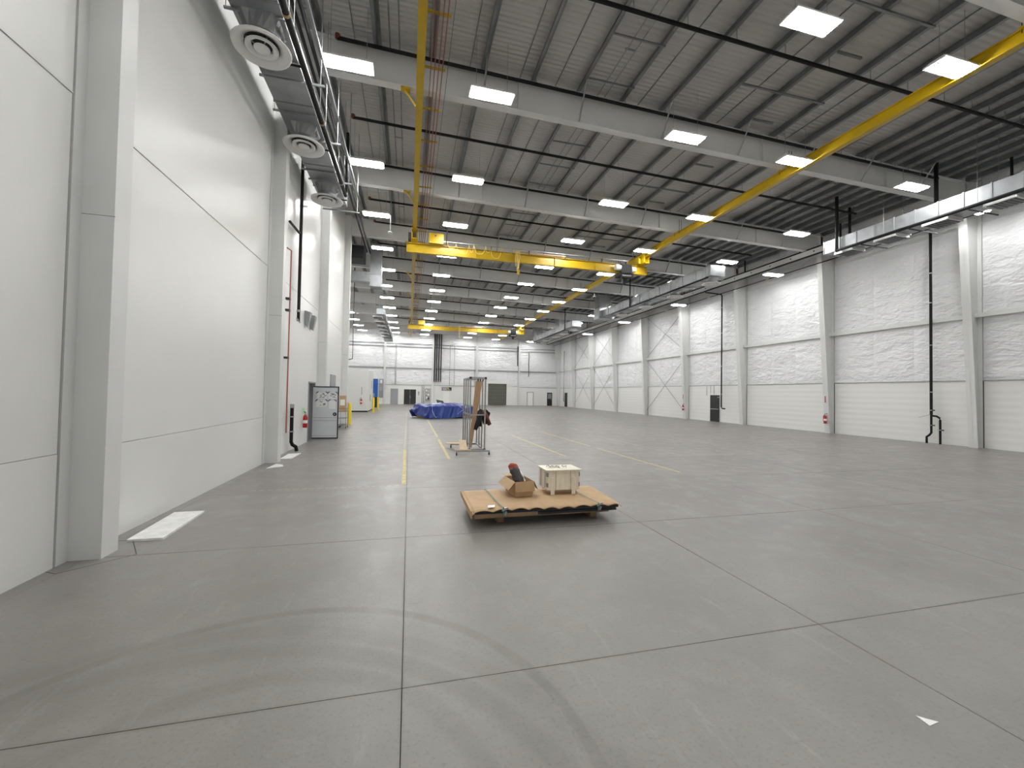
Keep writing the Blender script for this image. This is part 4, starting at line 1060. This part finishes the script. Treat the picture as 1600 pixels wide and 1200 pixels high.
flap([(hw+.008, -hd, hh), (hw+.008, hd, hh), (hw+.10, hd+.02, hh-.05), (hw+.07, -hd-.02, hh-.14)])
flap([(hw, hd+.008, hh), (-hw, hd+.008, hh), (-hw, hd+.12, hh+.02), (hw, hd+.12, hh+.02)])
bg = thing('tool_bag', 'dark grey rolled bag with rust red end sticking out of the open carton', 'bag', (0, 0, 0))
bg.location = (cx, cy, ZT+.01)
def blob(pts, rad, m, name, seedv, n=14):
    b = MB(); P = []
    for i in range(len(pts)-1):
        for k in range(4): tt = k/4; P.append(([pts[i][j]+(pts[i+1][j]-pts[i][j])*tt for j in range(3)], rad[i]+(rad[i+1]-rad[i])*tt))
    P.append((list(pts[-1]), rad[-1]))
    b.tube([p for p, _ in P], [r for _, r in P], n)
    b.v = [tuple(Vector(q)+noise.noise_vector(Vector(q)*16+Vector((seedv, 0, 0)))*.014) for q in b.v]
    return local(b, name, m, bg)
blob([(.05, -.10, .08), (.0, .0, .22), (-.06, .10, .36), (-.08, .14, .42)], [.06, .085, .085, .06], 'bag_grey', 'body', 1)
blob([(-.06, .11, .38), (-.085, .155, .44), (-.09, .17, .47)], [.082, .075, .035], 'bag_red', 'top_end', 5)
blob([(.08, -.05, .2), (.05, .02, .30), (.02, .06, .36)], [.022, .02, .015], 'paper', 'strap', 9, 8)

# ------------------------------------------------------------------ aluminium rack cart
rk = thing('rack_cart', 'tall aluminium profile rack cart on casters', 'rack', (2.15, 13.8, 0))
xa, xb = 1.93, 2.42; ya, yb = 13.15, 14.75; S = .022
def bar(name, p, q, s=S, m='alu', par=None):
    p, q = Vector(p), Vector(q); b = MB(); t_ = (q-p).normalized()
    up = Vector((0, 0, 1)) if abs(t_.z) < .9 else Vector((0, 1, 0)); a = t_.cross(up).normalized()*s; c = a.cross(t_).normalized()*s
    b.hexa([tuple(p+a+c), tuple(p+a-c), tuple(p-a-c), tuple(p-a+c)], [tuple(q+a+c), tuple(q+a-c), tuple(q-a-c), tuple(q-a+c)])
    return b.build(name, m, par or rk)
H = 2.47
for k in range(4):
    y = ya+(yb-ya)*k/3
    bar('post', (xa, y, .12), (xa, y, H)); bar('post', (xb, y, .12), (xb, y, H))
for x in (xa, xb):
    bar('top_rail', (x, ya, H), (x, yb, H)); bar('base_rail', (x, ya, .14), (x, yb, .14)); bar('side_rail', (x, ya, 1.27), (x, yb, 1.27))
for y in (ya, yb): bar('cross_rail', (xa, y, H), (xb, y, H), .03); bar('cross_rail', (xa, y, .14), (xb, y, .14))
bar('cross_rail', (xa, ya-.02, 1.27), (xb, ya-.02, 1.27))
bar('foot_rail', (1.48, 12.95, .13), (2.56, 12.95, .13)); bar('foot_rail', (1.48, 14.75, .13), (2.56, 14.75, .13))
for y in (ya, ): 
    for x in (xa, xb): bar('foot_link', (x, 12.95, .13), (x, ya, .13))
for x in (xa, xb):
    for z in (H, .14): MB().box(x-.035, x+.035, ya-.035, ya+.035, z-.035, z+.035).build('corner_bracket', 'black_iron', rk)
for k in range(3): MB().box(2.16+.08*k, 2.19+.08*k, ya-.03, ya+.02, H-.11, H-.03).build('clip', 'black_iron', rk)
for x in (1.5, 2.54):
    for y in (12.95, 14.75):
        c = MB().tube([(x-.018, y, .05), (x+.018, y, .05)], .05, 12).build('caster', 'black_iron', rk)
        MB().box(x-.025, x+.025, y-.02, y+.02, .06, .108).build('fork', 'alu', c)
MB().box(xa-.03, xa-.024, 13.9, 14.05, 1.45, 1.53).build('label_tag', 'paper', rk)
bd = tag(MB().hexa([(1.97, 13.55, .17), (2.06, 13.5, .17), (2.06, 13.52, .17), (1.97, 13.57, .17)], [(2.16, 13.55, 2.38), (2.38, 13.5, 2.38), (2.38, 13.52, 2.38), (2.16, 13.57, 2.38)]).build('wooden_board', 'board_brown', origin=(2.0, 13.55, .17)), 'long brown wooden board leaning inside the rack cart', 'board')
jk = thing('jacket', 'black work jacket with rust red sleeve draped over the rack side rail', 'jacket', (2.42, 13.5, .8))
def drape(u, w):
    a = (u-.5)
    x = 2.36-.25*a+.06*math.sin(u*9)*(1-w)+.05*noise.noise(Vector((u*4, w*3, 1)))
    y = 13.30+.55*u
    z = 1.40-.62*(1-w)*(1-.5*abs(a))-.05*math.cos(u*7)
    th = .05*math.sin(math.pi*w)+.03
    return (x-th-.10*(1-w), y, z)
def drape2(u, w):
    x, y, z = drape(u, w); return (x+.16+.16*(1-w), y, z-.0+.08*(1-w))
MB().grid(14, 12, drape).grid(14, 12, lambda u, w: drape2(1-u, w)).build('body', 'jacket_black', jk, smooth=True)
MB().tube([(2.40, 13.3, 1.38), (2.50, 13.35, 1.22), (2.60, 13.42, 1.02), (2.62, 13.45, .92)], [.06, .075, .065, .05], 10).build('sleeve', 'jacket_rust', jk, smooth=True)
MB().tube([(2.30, 13.2, 1.36), (2.22, 13.18, 1.1), (2.14, 13.18, .85), (2.12, 13.18, .78)], [.06, .08, .07, .05], 10).build('sleeve', 'jacket_black', jk, smooth=True)
# plywood offcuts by the rack foot
for i, (P, lab) in enumerate(((((1.42, 13.05, .155), (1.95, 12.88, .155), (1.97, 13.02, .155), (1.47, 13.2, .155)), 'pale plywood offcut lying across the rack foot rail'),
                              (((1.30, 14.65, .155), (1.75, 14.5, .155), (1.85, 14.8, .155), (1.35, 14.9, .155)), 'pale plywood offcut at the rear of the rack cart'))):
    sheet(lab, P, .02, 'lumber_pale', 'plywood_offcut', 'board')
st = tag(MB().hexa([(1.60, 13.0, .18), (1.85, 12.95, .18), (1.85, 12.97, .18), (1.60, 13.03, .18)], [(1.64, 13.6, .42), (1.86, 13.5, .42), (1.86, 13.52, .42), (1.64, 13.62, .42)]).build('plywood_offcut', 'lumber_pale', origin=(1.7, 13, .18)), 'pale plywood offcut propped against the rack posts', 'board')

# ------------------------------------------------------------------ tarp covered load
tp = thing('tarp_covered_load', 'low wide load covered by a blue tarp on pallets', 'tarp load', (1.45, 30.25, 0))
tp.rotation_euler[2] = math.radians(25)
TW, TD = 4.1, 2.6
def tarp(u, w):
    # u round the load, w from the middle of the top down to the hem
    a = 2*math.pi*u-.75*math.pi; ca, sa = math.cos(a), math.sin(a); m_ = max(abs(ca), abs(sa))
    e = .12
    sx, sy = ca/m_*(1-e)+ca*e, sa/m_*(1-e)+sa*e
    cx, cy, rx, ry = TW/2, TD/2, TW/2, TD/2
    if w < .55:
        k = w/.55; x, y = cx+rx*sx*k, cy+ry*sy*k
        z = 1.06+.13*noise.noise(Vector((x*.7, y*.7, 2)))+.06*noise.noise(Vector((x*2.2, y*2.2, 7)))-.13*k**5-.05*x/TW
        cr = (1-abs(noise.noise(Vector((x*1.6+y, y*1.3, 4)))))**5*.05
        return (x, y, z+cr)
    k = (w-.55)/.45
    px_, py_ = cx+rx*sx, cy+ry*sy
    f1 = (1-abs(noise.noise(Vector((px_*2.3+k*.8, py_*2.3, 1.5)))))**3*.30*k
    f2 = noise.noise(Vector((px_*1.1, py_*1.1-k, 9)))*.28*k
    low = .03
    if py_ < .15: low = .02+.42*max(0., px_/TW-.38)          # front hem lifts towards the right
    if px_ < .15: low = .02+.50*max(0., py_/TD-.05)           # left hem lifts towards the back
    z0 = 1.06+.13*noise.noise(Vector((px_*.7, py_*.7, 2)))+.06*noise.noise(Vector((px_*2.2, py_*2.2, 7)))-.13-.05*px_/TW+(1-abs(noise.noise(Vector((px_*1.6+py_, py_*1.3, 4)))))**5*.05
    z = z0-(z0-low-.05*abs(noise.noise(Vector((px_*3, py_*3, 0)))))*k
    o = .02+.08*k**1.5+f1*.8+f2*.6
    return (px_+o*sx*(k > 0), py_+o*sy*(k > 0), z)
local(MB().grid(180, 36, tarp), 'tarp', 'tarp_blue', tp)
for p in tp.children[0].data.polygons: p.use_smooth = True
for x in (.35, 1.25, 2.15, 3.05, 3.9): local(MB().box(x-.05, x+.05, -.02, TD, 0, .12), 'pallet_runner', 'lumber_pale', tp)
for k in range(4): local(MB().box(.2, TW+.1, -.05+k*.8, .07+k*.8, .12, .15), 'pallet_board', 'lumber_pale', tp)
local(MB().box(.12, TW-.12, .12, TD-.12, .15, .82), 'load_core', 'cardboard_dark', tp)
local(MB().tube([(.25, -.02, .98), (.12, -.27, .6), (.3, -.33, .2)], .012, 5), 'tie_rope', 'rope', tp)
local(MB().tube([(2.5, -.02, .95), (2.75, -.30, .7), (2.2, -.36, .35)], .012, 5), 'tie_rope', 'rope', tp)
gc = thing('equipment_case', 'small dark green case standing on the tarp load', 'case', (2.6, 32.8, 1.05))
MB().hexa([(2.2, 32.6, 1.10), (2.75, 32.6, 1.10), (2.75, 33.0, 1.10), (2.2, 33.0, 1.10)], [(2.1, 32.65, 1.37), (2.6, 32.65, 1.29), (2.6, 32.95, 1.29), (2.1, 32.95, 1.37)]).build('body', 'green_case', gc)
MB().box(2.3, 2.5, 32.58, 32.6, 1.12, 1.18).build('latch', 'alu', gc)

# ------------------------------------------------------------------ pendant sensors
for (x, y, z, lab) in ((-1.05, 20.4, 9.6, 'white disc sensor on a thin rod beside the left crane beam'), (14.1, 29.7, 9.75, 'white disc sensor on a thin rod beside the right runway beam')):
    q = thing('pendant_sensor', lab, 'sensor', (x, y, z))
    MB().tube([(x, y, z+.05), (x, y, zd(x)-.003)], .012, 6).build('rod', 'galv_dull', q)
    MB().lathe([(0, 0), (.10, .005), (.12, .03), (.08, .07), (0, .08)], (x, y, z), 16).build('disc', 'white_plastic', q, smooth=True)
